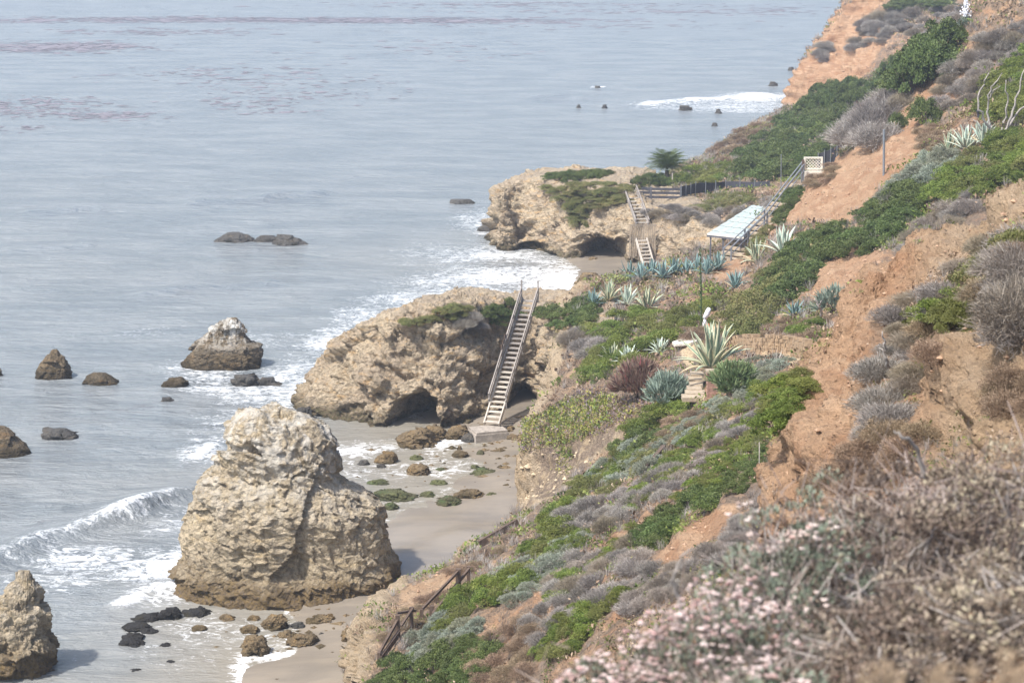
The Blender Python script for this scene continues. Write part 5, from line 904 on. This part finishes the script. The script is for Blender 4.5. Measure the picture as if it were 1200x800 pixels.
SPUR = [(605, 524), (660, 520), (690, 513), (735, 488), (732, 512), (690, 540), (650, 585), (612, 606)]
cover('dry_scrub', 'clump', LM['brown'], 11500, (.18, .5), lambda c, px, py: ok(c, px, py)*np.clip(.35+1.6*fbm(c, 5., 3, s=81), 0, 1)*(1-inpoly(px, py, ICE)), 21, 16)
cover('grey_scrub', 'blade', LM['grey'], 12000, (.25, .6), lambda c, px, py: ok(c, px, py)*np.clip(.3+1.8*fbm(c, 4., 3, s=82), 0, 1)*(1-inpoly(px, py, ICE)), 22, 26)
cover('green_ground_cover', 'clump', LM['green'], 15000, (.18, .45), lambda c, px, py: ok(c, px, py)*np.clip(.0+2.2*fbm(c, 4., 3, s=84), 0, 1)*(1-inpoly(px, py, ICE)), 23, 16)
cover('olive_ground_cover', 'clump', LM['olive'], 9000, (.18, .45), lambda c, px, py: ok(c, px, py)*np.clip(-.05+2.2*fbm(c, 6., 3, s=85), 0, 1)*(1-inpoly(px, py, ICE)), 24, 16)
cover('ice_plant', 'clump', LM['ice'], 5200, (.14, .32), lambda c, px, py: (inpoly(px, py, ICE) | inpoly(px, py, [(640, 522), (670, 518), (672, 545), (664, 560)]) & (rng.random(len(px)) < .3))*1., 25, 16)
cover('sparse_weeds', 'clump', LM['brown'], 500, (.06, .2), lambda c, px, py: np.clip(inpoly(px, py, T2F)*1.+inpoly(px, py, PALEB)+a_bare(px, py), 0, 1), 26, 14)

IV0 = np.array([(1, 0, 0), (-1, 0, 0), (0, 1, 0), (0, -1, 0), (0, 0, 1), (0, 0, -1)], float); IF0 = np.array([(0, 2, 4), (2, 1, 4), (1, 3, 4), (3, 0, 4), (2, 0, 5), (1, 2, 5), (3, 1, 5), (0, 3, 5)])
def stones(name, mat, n, s0, s1, accept, seed):
    r = np.random.default_rng(seed); cs = []
    for V, F, nm in LAND:
        if nm not in ('hillside',): continue
        c = V[F].mean(1); ar = np.linalg.norm(np.cross(V[F[:, 2]]-V[F[:, 0]], V[F[:, 3]]-V[F[:, 1]]), axis=1); px, py = pix(c); w = ar/np.maximum(c[:, 1], 5)**1.3*accept(c, px, py)*(c[:, 1] > 15)
        cs.append((c, w))
    tot = sum(w.sum() for _, w in cs); pp = np.concatenate([c[r.choice(len(c), int(n*w.sum()/tot), p=w/w.sum())] for c, w in cs if w.sum() > 0]); N = len(pp)
    s = (s0+(s1-s0)*r.random(N)**4)*(pp[:, 1]/40)**.5; v = IV0[None]*(1+.35*r.normal(size=(N, 6, 1))*.6)*np.array([1, 1, .7])*s[:, None, None]; a = r.random(N)*6.28; x = v[..., 0]*np.cos(a)[:, None]-v[..., 1]*np.sin(a)[:, None]; y = v[..., 0]*np.sin(a)[:, None]+v[..., 1]*np.cos(a)[:, None]
    VV = np.stack([x, y, v[..., 2]], -1)+pp[:, None]+r.normal(size=(N, 1, 3))*.04; o = link(name, mesh(name, VV.reshape(-1, 3), (IF0[None]+(np.arange(N)*6)[:, None, None]).reshape(-1, 3), mat, smooth=False)); o['kind'] = 'stuff'
M['clod'] = simple('soil_clods', rgb(168, 138, 112), .95, .25, 5.); 
stones('loose_stones', M['clod'], 5200, .012, .075, lambda c, px, py: np.clip(inpoly(px, py, T2F)*1.+inpoly(px, py, PALEB)*.8+a_bare(px, py)+inpoly(px, py, HL)*1.5, 0, 1)*np.clip(.25+2*fbm(c*np.array([1, 1, 2.5]), 2., 3, s=91), 0, 1), 31)
M['palestone'] = simple('pale_rubble', rgb(184, 166, 138), .95, .2, 5.)
stones('pale_rubble', M['palestone'], 150, .05, .13, lambda c, px, py: inpoly(px, py, SPUR)*1.*np.clip(.3+2*fbm(c, 2., 3, s=92), 0, 1), 32)

r_ = np.random.default_rng(5); q_ = [PZ(a, b) for a, b in zip(r_.uniform(415, 606, 170), r_.triangular(506, 530, 590, 170))]+[PZ(a, b) for a, b in zip(r_.uniform(250, 420, 60), r_.uniform(716, 765, 60))]+[PZ(a, b) for a, b in zip(r_.uniform(560, 620, 60), r_.uniform(498, 520, 60))]
q_ = np.array(q_); q_[:, 2] = np.maximum(sandz(q_[:, 0], q_[:, 1]), -.06); s_ = .05+.2*r_.random(len(q_))**3; v_ = IV0[None]*(1+.3*r_.normal(size=(len(q_), 6, 1)))*np.array([1.3, 1., .55])*s_[:, None, None]+q_[:, None]
link('beach_stones', mesh('beach_stones', v_.reshape(-1, 3), (IF0[None]+(np.arange(len(q_))*6)[:, None, None]).reshape(-1, 3), M['tan_rock'], smooth=False))['kind'] = 'stuff'

# kelp floating in rafts offshore
t = T('floating_kelp'); M['kelp'] = t.done(t.mix(t.noise(t.pos(), .3, 3, .6), rgb(112, 108, 114), rgb(132, 126, 130)), .7, None, .3)
r_ = np.random.default_rng(9); kp = []
for cx, cy, rx, ry, n in [(40, 56, 90, 6, 420), (110, 54, 60, 4, 120), (20, 25, 200, 2.5, 260), (170, 22, 160, 2.5, 160), (400, 24, 180, 3, 260), (180, 38, 110, 3, 130), (40, 128, 60, 8, 130), (130, 136, 60, 4, 110), (60, 118, 50, 5, 60), (250, 90, 120, 10, 110), (350, 105, 110, 16, 120), (290, 120, 60, 6, 60), (600, 6, 200, 3, 160), (540, 25, 180, 3, 180), (700, 30, 140, 5, 70), (900, 14, 80, 5, 60), (30, 150, 40, 4, 24), (480, 60, 160, 12, 60), (330, 132, 60, 3, 24), (750, 14, 160, 3, 90)]:
    kp.append(PZ(cx+r_.normal(size=n)*rx*.6, cy+r_.normal(size=n)*ry*.6))
q_ = np.concatenate(kp); q_ = q_[(q_[:, 1] > 150) & (q_[:, 1] < 900)]; s_ = (.25+.6*r_.random(len(q_))**2)*q_[:, 1]/330; v_ = IV0[None]*(1+.3*r_.normal(size=(len(q_), 6, 1)))*np.array([1.5, 1., .1])*s_[:, None, None]+(q_+np.array([0, 0, .03]))[:, None]
link('floating_kelp', mesh('floating_kelp', v_.reshape(-1, 3), (IF0[None]+(np.arange(len(q_))*6)[:, None, None]).reshape(-1, 3), M['kelp'], smooth=False))['kind'] = 'stuff'
# ---------------------------------------------------------------- agaves, aloes, palm
def agmat(name, mid, edge, dark):
    t = T(name); e = t.attr('edge'); r = t.n('ShaderNodeObjectInfo').outputs['Random']; n = t.noise(t.obj(), 5, 4, .6)
    col = t.mix(t.sm(e, .45, .8), t.mix(t.sm(n, .35, .65), mid, dark), edge); hs = t.n('ShaderNodeHueSaturation', {'Color': col}); t.set(hs.inputs['Value'], t.math('ADD', .85, t.math('MULTIPLY', r, .3))); return t.done(hs.outputs[0], .5, None, .35)
AG = {'striped': agmat('striped_agave', rgb(126, 142, 120), rgb(206, 202, 168), rgb(104, 124, 104)), 'blue': agmat('blue_agave', rgb(116, 140, 136), rgb(132, 154, 148), rgb(98, 122, 118)), 'pale': agmat('pale_agave', rgb(164, 180, 166), rgb(208, 212, 190), rgb(146, 164, 150)), 'dead': agmat('dry_agave', rgb(176, 160, 128), rgb(190, 176, 144), rgb(150, 132, 104))}
def agleaf(kind, var):
    """curved channelled leaf along +X rising to +Z, one metre long, with thickness"""
    n = 8; V = []; E = []; cv = (.25, .05, -.25)[var]
    for th in (0, 1):
        for i in range(n+1):
            s = i/n; w = .085*(.55+1.1*s-1.62*s**2.2)+.003; w = max(w, .004); x = s; z = cv*s*s-(.12*s**3 if var else 0); tk = -.022*(1-s*.9)*th
            for u in (-1, -.45, 0, .45, 1): V.append((x, u*w, z+abs(u)**1.6*w*.55+tk)); E.append(abs(u))
    F = []; m = 5*(n+1)
    for i in range(n):
        for j in range(4): a = i*5+j; F.append((a, a+5, a+6, a+1)); F.append((m+a, m+a+1, m+a+6, m+a+5))
        F.append((i*5, m+i*5, m+i*5+5, i*5+5)); F.append((i*5+4, i*5+9, m+i*5+9, m+i*5+4))
    return mesh('leaf', V, np.array(F), AG[kind], {'edge': E})
AL = {}
def agave(loc, r, kind, label, n=26, up=1., group=None, seed=0, name='agave'):
    rs = random.Random(seed); o = thing(name, label, 'agave', loc, group)
    for i in range(n):
        f = i/(n-1); e = R(86-(62 if up > .9 else 74)*f**.9+rs.uniform(-7, 7)); a = i*2.39996+rs.uniform(-.2, .2); k = kind if not (f > .93 and rs.random() < .5) else 'dead'; v = rs.randrange(2) if f < .6 else rs.choice((1, 2))
        if (k, v) not in AL: AL[k, v] = agleaf(k, v)
        c = link('leaf', AL[k, v], o); L = r*(1.05 if f < .7 else .95)*rs.uniform(.85, 1.12)
        c.matrix_local = Matrix.Rotation(a, 4, 'Z') @ Matrix.Translation((.05*r, 0, .02)) @ Matrix.Rotation(-e, 4, 'Y') @ Matrix.Diagonal((L, L*1.05, L, 1))
    return o
def at(x, y): q = hit(x, y, 50 if y < 480 and x < 1020 or y < 200 else 0); return tuple(q[0]-Vector((0, 0, .05)))
agave(tuple(P(833, 432, 82.0)), 1.75, 'striped', 'largest variegated agave, standing at the top of the brick pillar', 34, .95, seed=1)
for i, (x, y, r, k, lb) in enumerate([(758, 363, 1.25, 'striped', 'cream striped agave at the right end of the group on the plateau edge'), (735, 357, 1.1, 'pale', 'pale agave in the middle of the group on the plateau edge'), (714, 352, 1.1, 'striped', 'striped agave left of the middle in the plateau edge group'), (695, 358, .9, 'blue', 'bluish agave at the left end of the plateau edge group'), (887, 308, 1.35, 'striped', 'cream edged agave in front of the olive hedge below the canopy'), (917, 298, 1.45, 'pale', 'pale blue upright agave right of the cream edged agave below the canopy'),
    (862, 337, .95, 'blue', 'single blue agave on the bare bank left of the olive hedge'), (931, 371, .8, 'blue', 'small bluish agave on the dry bank above the rubble wall'), (718, 424, .9, 'striped', 'slim striped agave just left of the red aloe clump'), (737, 427, .9, 'pale', 'pale agave close behind the red aloe clump'), (773, 414, .8, 'pale', 'little pale agave behind the grey aloe clump'), (1112, 178, 1.1, 'striped', 'cream striped agave on the upper slope leaning left'), (1131, 174, 1.2, 'pale', 'tall upright agave on the upper slope above the hedge'), (1152, 168, 1.2, 'pale', 'broad pale agave right of the upright one on the upper slope')]):
    agave(at(x, y), r, k, lb, 24, seed=10+i)
row = ['leftmost', 'second from the left', 'third from the left', 'fourth from the left', 'fifth from the left', 'fourth from the right', 'third from the right', 'second from the right', 'rightmost']
for i, x in enumerate((738, 751, 764, 777, 791, 804, 817, 829, 841)): agave(at(x, 325-i*1.2+(i % 2)*4), 1.05, 'blue', row[i]+' blue agave in the row above the inlet beach', 20, group='blue agaves in the row above the inlet beach', seed=40+i)
def spiky(name, label, loc, r, h, n, cs, cat, seed, L=.3):
    p, o, k, r_ = dome_pts(n, 40, h, seed, .22, .2); N = n; t = o+r_.normal(size=(N, 3))*.35+np.array([0, 0, .35]); t /= np.linalg.norm(t, axis=1, keepdims=True); s = np.cross(t, r_.normal(size=(N, 3))); s /= np.linalg.norm(s, axis=1, keepdims=True); l = L*(.6+.8*r_.random((N, 1))); w = l*.085
    V = np.stack([p-s*w, p+s*w, p+t*l*.6+s*w*.7+o*l*.06, p+t*l*.6-s*w*.7+o*l*.06, p+t*l+o*l*.16], 1).reshape(-1, 3); b = np.arange(N)[:, None]*5; ob = thing(name, label, cat, loc); ob.scale = (r, r, r)
    link('leaves', mesh('leaves', V, [b+np.array([[0, 1, 2, 3]]), b+np.array([[3, 2, 4]])], cs, {'tint': np.concatenate([np.clip(.45+.25*r_.normal(size=N), 0, 1)]*2)}, smooth=False), ob); link('stems', stems_mesh('stems', h, M['trunk'], seed), ob); return ob
LM['red'] = leafmat('red_aloe_leaves', [rgb(112, 86, 76), rgb(146, 118, 104), rgb(162, 144, 122), rgb(158, 84, 84)]); LM['galoe'] = leafmat('grey_aloe_leaves', [rgb(100, 112, 98), rgb(132, 146, 130), rgb(150, 162, 146), rgb(120, 116, 96)], .1); LM['greenaloe'] = leafmat('green_aloe_leaves', [rgb(78, 92, 56), rgb(110, 128, 84), rgb(136, 152, 106), rgb(120, 100, 76)], .1)
q = at(749, 466); spiky('aloe_clump', 'tall clump of reddish brown spiky aloe on the green slope', q, 1.25, 1.35, 2600, LM['red'], 'aloe', 3)
q = at(783, 473); spiky('aloe_clump', 'grey green spiky aloe clump between the red clump and the stone steps', q, 1.0, 1.15, 2200, LM['galoe'], 'aloe', 4)
q = at(862, 456); spiky('aloe_clump', 'dark green spiky aloe clump right of the brick pillar', q, .95, .95, 2200, LM['greenaloe'], 'aloe', 5)
q = tuple(hit(978, 366, 50)[0]-Vector((0, 0, .05))); spiky('succulent_clump', 'upright grey green succulent clump with pale twigs on the orange bank', q, .85, 1.15, 900, LM['galoe'], 'succulent', 6, .4)
q = at(1000, 373)
shrub('olive', at(966, 372), .35, .6, 'olive_shrub', 'small yellowish cushion plant beside the succulent clump', 'shrub')
# palm on the far promontory
pb = at(781, 211); pm = thing('palm', 'bushy dark palm tree on the far promontory against the sea', 'palm', pb)
MB().tube([(pb[0], pb[1], pb[2]-.3), (pb[0]+.05, pb[1], pb[2]+.9)], [.22, .18], 8).build('trunk', M['trunk'], pm)
def frond(L):
    V = []; F = []; k = 0
    for s in np.linspace(.12, 1, 16):
        x, z = L*s*(1-.12*s), L*(.55*s-.62*s*s); ll = .34*L*math.sin(math.pi*(.15+.8*s))+.05
        for sg in (-1, 1): V += [(x-.03, 0, z), (x+.03, 0, z+.01), (x+.3*ll, sg*ll, z-.25*ll)]; F.append((k, k+1, k+2)); k += 3
    for i in range(8):
        s0_, s1_ = i/8, (i+1)/8; a = (L*s0_*(1-.12*s0_), L*(.55*s0_-.62*s0_**2)); b = (L*s1_*(1-.12*s1_), L*(.55*s1_-.62*s1_**2)); V += [(a[0], -.02, a[1]), (a[0], .02, a[1]), (b[0], .015, b[1]), (b[0], -.015, b[1])]; F.append((k, k+1, k+2, k+3)); k += 4
    return V, [np.array([f for f in F if len(f) == 3]), np.array([f for f in F if len(f) == 4])]
fv, ff = frond(2.5); fm_ = mesh('frond', fv, ff, LM['dkgreen'], {'tint': np.full(len(fv), .4)}, smooth=False)
for i in range(42):
    c = link('frond', fm_, pm); c.matrix_local = Matrix.Translation((.05, 0, .95)) @ Matrix.Rotation(i*2.4, 4, 'Z') @ Matrix.Rotation(-R(70*(1-i/42)-8), 4, 'Y') @ Matrix.Diagonal((.95, .95, .95, 1))
# flower stalk behind the big agave, yucca in bloom at the top
sb_ = np.array(P(821.5, 388, 97)); stt = np.array(P(820, 292, 97)); fs = thing('flower_stalk', 'tall slender green agave flower stalk rising behind the big agave', 'flower stalk', tuple(sb_))
MB().tube([sb_-np.array([0, 0, .3]), sb_*.5+stt*.5+np.array([.05, 0, 0]), stt], [.045, .035, .015], 6).build('stem', LM['greenaloe'], fs)
rs = random.Random(4); m = MB()
for i in range(46):
    f = .25+.75*rs.random(); q = sb_+(stt-sb_)*f; a = rs.random()*6.28; d = np.array([math.cos(a), math.sin(a), .5])*.16*(1.1-f*.6); m.tube([q, q+d], [.03, .012], 4)
o = m.build('buds', LM['greenaloe'], fs); o['kind'] = 'stuff'
yb = at(1132, 30); yb = (yb[0], yb[1], yb[2]); yu = thing('yucca', 'yucca with a white flower plume near the top edge of the slope', 'yucca', yb); yt = np.array(P(1132, -6, yb[1]))
MB().tube([np.array(yb)-np.array([0, 0, .3]), yt], [.06, .03], 6).build('stem', LM['greenaloe'], yu); m = MB()
for i in range(170):
    f = .35+.65*rs.random(); q = np.array(yb)+(yt-np.array(yb))*f+np.array([rs.gauss(0, .16), rs.gauss(0, .16), 0])*(1.3-f); m.tube([q, q+np.array([rs.uniform(-.05, .05), rs.uniform(-.05, .05), -.09])], [.03, .05], 5)
o = m.build('flowers', M['cloth'], yu); o['kind'] = 'stuff'; agl = spiky('yucca_base', 'tuft', yb, .5, .6, 200, LM['galoe'], 'x', 9, .6)
for c_ in list(agl.children): c_.parent = yu; c_.matrix_local = Matrix.Diagonal((.5, .5, .5, 1))
bpy.data.objects.remove(agl)
# dead branches
def deadwood(label, paths, D, cat='branch', name='dead_branch', mat=None):
    base = P(paths[0][0][0], paths[0][0][1], D) if np.isscalar(D) else D
    o = thing(name, label, cat, tuple(base))
    for p in paths:
        pts_ = [Vector(P(x, y, D+dd)) for x, y, dd in p[:-1]]; r0 = p[-1]; n = len(pts_); q = cr(np.array(pts_), [4]*(n-1)); q[1:-1] += np.random.default_rng(len(pts_)*31+int(p[0][0])).normal(size=q[1:-1].shape)*r0*.55; MB().tube(list(q), list(np.linspace(r0, r0*.35, len(q))), 6).build('limb', mat or M['bark'], o, smooth=True)
    return o
qd = hit(1168, 163, 50); Dd = qd[0].y if qd else 100
deadwood('bleached dead shrub with bent bare limbs at the right edge above the hedge', [[(1170, 165, 0), (1160, 150, 0), (1148, 128, -.3), (1146, 112, -.2), (1153, 98, 0), (1159, 86, 0), .075], [(1168, 162, 0), (1158, 138, .5), (1160, 115, .4), (1163, 100, .3), (1174, 86, .2), .07], [(1170, 165, 0), (1178, 138, .3), (1180, 118, .2), (1179, 94, 0), .075], [(1172, 165, 0), (1186, 136, -.2), (1194, 108, -.2), (1200, 82, 0), .08], [(1171, 165, 0), (1188, 140, .5), (1204, 118, .3), (1214, 100, 0), .08], [(1160, 115, .4), (1164, 106, .3), (1172, 101, .3), .05], [(1170, 165, 0), (1158, 158, 0), (1140, 140, 0), .06]], Dd-.6)
q = hit(1040, 440)[0].y
deadwood('pair of pale dead stems in the grey scrub of the orange spur', [[(1046, 434, 0), (1040, 425, -.2), (1036, 412, -.2), (1030, 404, -.2), .03], [(1036, 412, -.2), (1037, 400, -.3), (1034, 388, -.3), .025]], q-.6)
q = hit(1000, 373)[0].y; deadwood('thin white twig standing left of the succulent clump', [[(962, 370, 0), (960, 358, -.1), (955, 350, -.1), .03], [(960, 358, -.1), (963, 352, -.1), .02]], q-.3)
# ---------------------------------------------------------------- foreground bushes, a few metres away
LM['fleaf'] = leafmat('buckwheat_leaves', [rgb(74, 78, 62), rgb(112, 120, 100), rgb(140, 150, 132), rgb(120, 96, 70)], .15); LM['fdry'] = leafmat('curled_dry_leaves', [rgb(78, 66, 56), rgb(124, 108, 94), rgb(156, 142, 126), rgb(176, 164, 138)], .12, .85); LM['ftwig'] = leafmat('dry_twigs', [rgb(104, 90, 80), rgb(134, 120, 110), rgb(158, 146, 138)], .0, .9); LM['fflower'] = leafmat('pinkish_flower_heads', [rgb(180, 154, 142), rgb(206, 184, 174), rgb(222, 206, 196), rgb(200, 164, 154)], .15, .9, .05); LM['grasshead'] = leafmat('tan_grass_heads', [rgb(170, 152, 124), rgb(198, 182, 154), rgb(212, 198, 172)], .25, .9)
bm_ = 12; _t = (1+5**.5)/2
IV = np.array([(-1, _t, 0), (1, _t, 0), (-1, -_t, 0), (1, -_t, 0), (0, -1, _t), (0, 1, _t), (0, -1, -_t), (0, 1, -_t), (_t, 0, -1), (_t, 0, 1), (-_t, 0, -1), (-_t, 0, 1)])/1.9
IF = np.array([(0, 11, 5), (0, 5, 1), (0, 1, 7), (0, 7, 10), (0, 10, 11), (1, 5, 9), (5, 11, 4), (11, 10, 2), (10, 7, 6), (7, 1, 8), (3, 9, 4), (3, 4, 2), (3, 2, 6), (3, 6, 8), (3, 8, 9), (4, 9, 5), (2, 4, 11), (6, 2, 10), (8, 6, 7), (9, 8, 1)])
def fore(name, label, cat, px, py, D, r, H, kind, seed, nl=5200, nf=0, nt=900):
    g = P(px, py, D); gz = drop(g[0], g[1]); base = (float(g[0]), float(g[1]), (gz.z if gz else g[2]-.5)-.05); o = thing(name, label, cat, base)
    h = max((float(g[2])+r*H-base[2])/r, .6)
    p, nn, k, rr = dome_pts(nl, 95, h, seed, .135, .3); p[:, 2] = np.maximum(p[:, 2], 0); dry = kind == 'dry'
    V, F, t = leaves(p*r, nn,   .021 if dry else .024, .5 if dry else .34, rr, np.clip(.42+.24*rr.normal(size=nl)+.16*rr.normal(size=95)[k], 0, 1), .55)
    link('leaves', mesh('leaves', V, F, LM['fdry' if dry else 'fleaf'], {'tint': t}, smooth=False), o)
    V, F, t = twigs(nt, seed+5, h, .3, .0028/r, .3, .3); link('twigs', mesh('twigs', V*r, F, LM['ftwig'], {'tint': t}, smooth=False), o)
    rs = random.Random(seed); m = MB()
    for i in range(40):
        a = rs.random()*6.28; e = rs.uniform(.25, 1.0); z1 = h*r*math.sqrt(max(1-e*e*.8, .1))*rs.uniform(.75, 1.02); b = Vector((math.cos(a)*e*r, math.sin(a)*e*r, z1)); m.tube([(0, 0, -.1), b*.35+Vector((rs.gauss(0, .04), rs.gauss(0, .04), .02)), b*.7+Vector((rs.gauss(0, .05), rs.gauss(0, .05), .03)), b], [.009, .007, .005, .003], 5)
    m.build('branches', M['bark'], o, smooth=True).location = (0, 0, 0)
    if nf:
        p, nn, k, rr = dome_pts(nf, max(nf//8, 10), h, seed+9, .16, .25); s = (.0055+.005*rr.random(nf)); c = p*r*1.02+nn*.03; vv = IV[None]*(1+.25*rr.normal(size=(nf, 12, 1))*.6)*s[:, None, None]*np.array([1, 1, .72])
        sub = np.concatenate([vv+c[:, None]+np.array([0, 0, 0])*s[:, None, None]] + [vv*.75+(c+.9*s[:, None]*np.stack([np.cos(j*2.1+k), np.sin(j*2.1+k), .25+0*k], -1))[:, None] for j in range(3)], 0).reshape(-1, 3); N = nf*4; FF = (IF[None]+(np.arange(N)*12)[:, None, None]).reshape(-1, 3)
        link('flower_heads', mesh('flower_heads', sub, FF, LM['fflower'], {'tint': np.repeat(np.tile(np.clip(.5+.3*rr.normal(size=nf), 0, 1), 4), 20)}), o)['kind'] = 'stuff'
        ns = min(nf, 420); m = MB()
        V2 = []; 
        for i in range(ns): q = c[i]; d = nn[i]*.09+np.array([0, 0, .05]); m.tube([q-d, q], .0014, 3)
        m.build('flower_stalks', LM['ftwig'], o)['kind'] = 'stuff'; o.children[-1].location = (0, 0, 0)
    return o
fore('buckwheat_bush', 'blurred buckwheat bush with pinkish flowers at the bottom edge, left one', 'bush', 735, 850, 6.8, .40, .62, 'g', 1, 7000, 1300)
fore('buckwheat_bush', 'blurred buckwheat bush thick with pinkish flowers, middle of the foreground', 'bush', 850, 800, 6.9, .42, .85, 'g', 2, 7000, 1200)
fore('buckwheat_bush', 'greyish leafy bush with few flowers, rising above the flowering bushes', 'bush', 935, 700, 7.8, .42, .82, 'g', 3, 9000, 260)
fore('buckwheat_bush', 'small flowering bush at the bottom edge between the pink and brown bushes', 'bush', 905, 890, 5.9, .34, .85, 'g', 12, 5000, 420)
fore('dry_brush', 'brown dry bush with bare twigs in the middle of the right foreground', 'bush', 1035, 700, 8.2, .56, .88, 'dry', 4, 10000, 0, 900)
fore('dry_brush', 'tallest dry brown bush reaching up the right edge', 'bush', 1175, 690, 8.4, .60, .92, 'dry', 5, 11000, 0, 1300)
fore('dry_brush', 'dry brown bush at the bottom edge below the bare twigs', 'bush', 1060, 860, 6.6, .46, .95, 'dry', 6, 9000, 0, 700)
fore('dry_brush', 'dry brown bush in the lower right corner', 'bush', 1190, 830, 6.7, .5, .98, 'dry', 7, 9000, 0, 700)
fore('dry_brush', 'sparse dry bush at the top of the foreground beside the orange spur', 'bush', 1100, 630, 10.2, .55, .72, 'dry', 8, 9000, 0, 1100)
fore('dry_brush', 'grey stemmed bush at the left shoulder of the foreground', 'bush', 960, 655, 9.4, .46, .72, 'g', 10, 9000, 60, 900)
deadwood('curved pale twig sticking out above the pink flowers on the left', [[(800, 720, 0), (795, 695, 0), (789, 676, 0), (796, 656, 0), (812, 642, 0), .009]], 7.4)
deadwood('forked grey dead branch across the middle of the brown bushes', [[(1085, 770, 0), (1070, 740, -.1), (1045, 720, -.2), (1010, 690, -.3), (985, 672, -.3), .013], [(1045, 720, -.2), (1030, 690, -.3), (1022, 665, -.3), .007], [(1010, 690, -.3), (990, 700, -.35), (968, 690, -.4), .006], [(1080, 755, -.1), (1092, 720, -.2), (1095, 690, -.2), .007]], 7.3)
deadwood('thin pale dead branch slanting below the grey scrub of the spur', [[(1085, 560, 0), (1078, 530, 0), (1060, 512, -.1), (1048, 505, -.1), .013], [(1085, 560, 0), (1075, 555, -.1), (1052, 540, -.2), .008]], 9.4)
gh = thing('grass_tuft', 'strongly blurred tan grass heads along the bottom edge at the right', 'grass', tuple(P(1110, 1000, 3.6))); rs = random.Random(8); m = MB(); mh = MB()
for i in range(46):
    x = rs.uniform(1010, 1215); y = rs.uniform(772, 812)-(12 if x > 1150 else 0); D = rs.uniform(3.3, 4.0); t_ = np.array(P(x, y, D)); b = np.array([t_[0]+rs.uniform(-.03, .03), t_[1], t_[2]-.42]); m.tube([b, t_], .0012, 3)
    for j in range(16): q = t_+np.array([rs.gauss(0, .006), rs.gauss(0, .006), -.045*rs.random()]); mh.tube([q, q+np.array([rs.uniform(-.005, .005), 0, .011])], [.003, .0008], 3)
m.build('stalks', LM['grasshead'], gh); mh.build('seed_heads', LM['grasshead'], gh)['kind'] = 'stuff'
# ---------------------------------------------------------------- sea air
hb = [(-30000, -300, -4.5), (30000, -300, -4.5), (30000, 50000, -4.5), (-30000, 50000, -4.5), (-30000, -300, 48), (30000, -300, 48), (30000, 50000, 48), (-30000, 50000, 48)]
t = T('haze_air'); pv = t.n('ShaderNodeVolumePrincipled', {'Color': (.8, .88, 1.0), 'Density': .0005, 'Anisotropy': .2}); t.t.links.new(pv.outputs[0], t.out.inputs['Volume'])
link('haze', mesh('haze', hb, np.array([[3, 2, 1, 0], [4, 5, 6, 7], [0, 1, 5, 4], [1, 2, 6, 5], [2, 3, 7, 6], [3, 0, 4, 7]]), t.m, smooth=False))['kind'] = 'stuff'
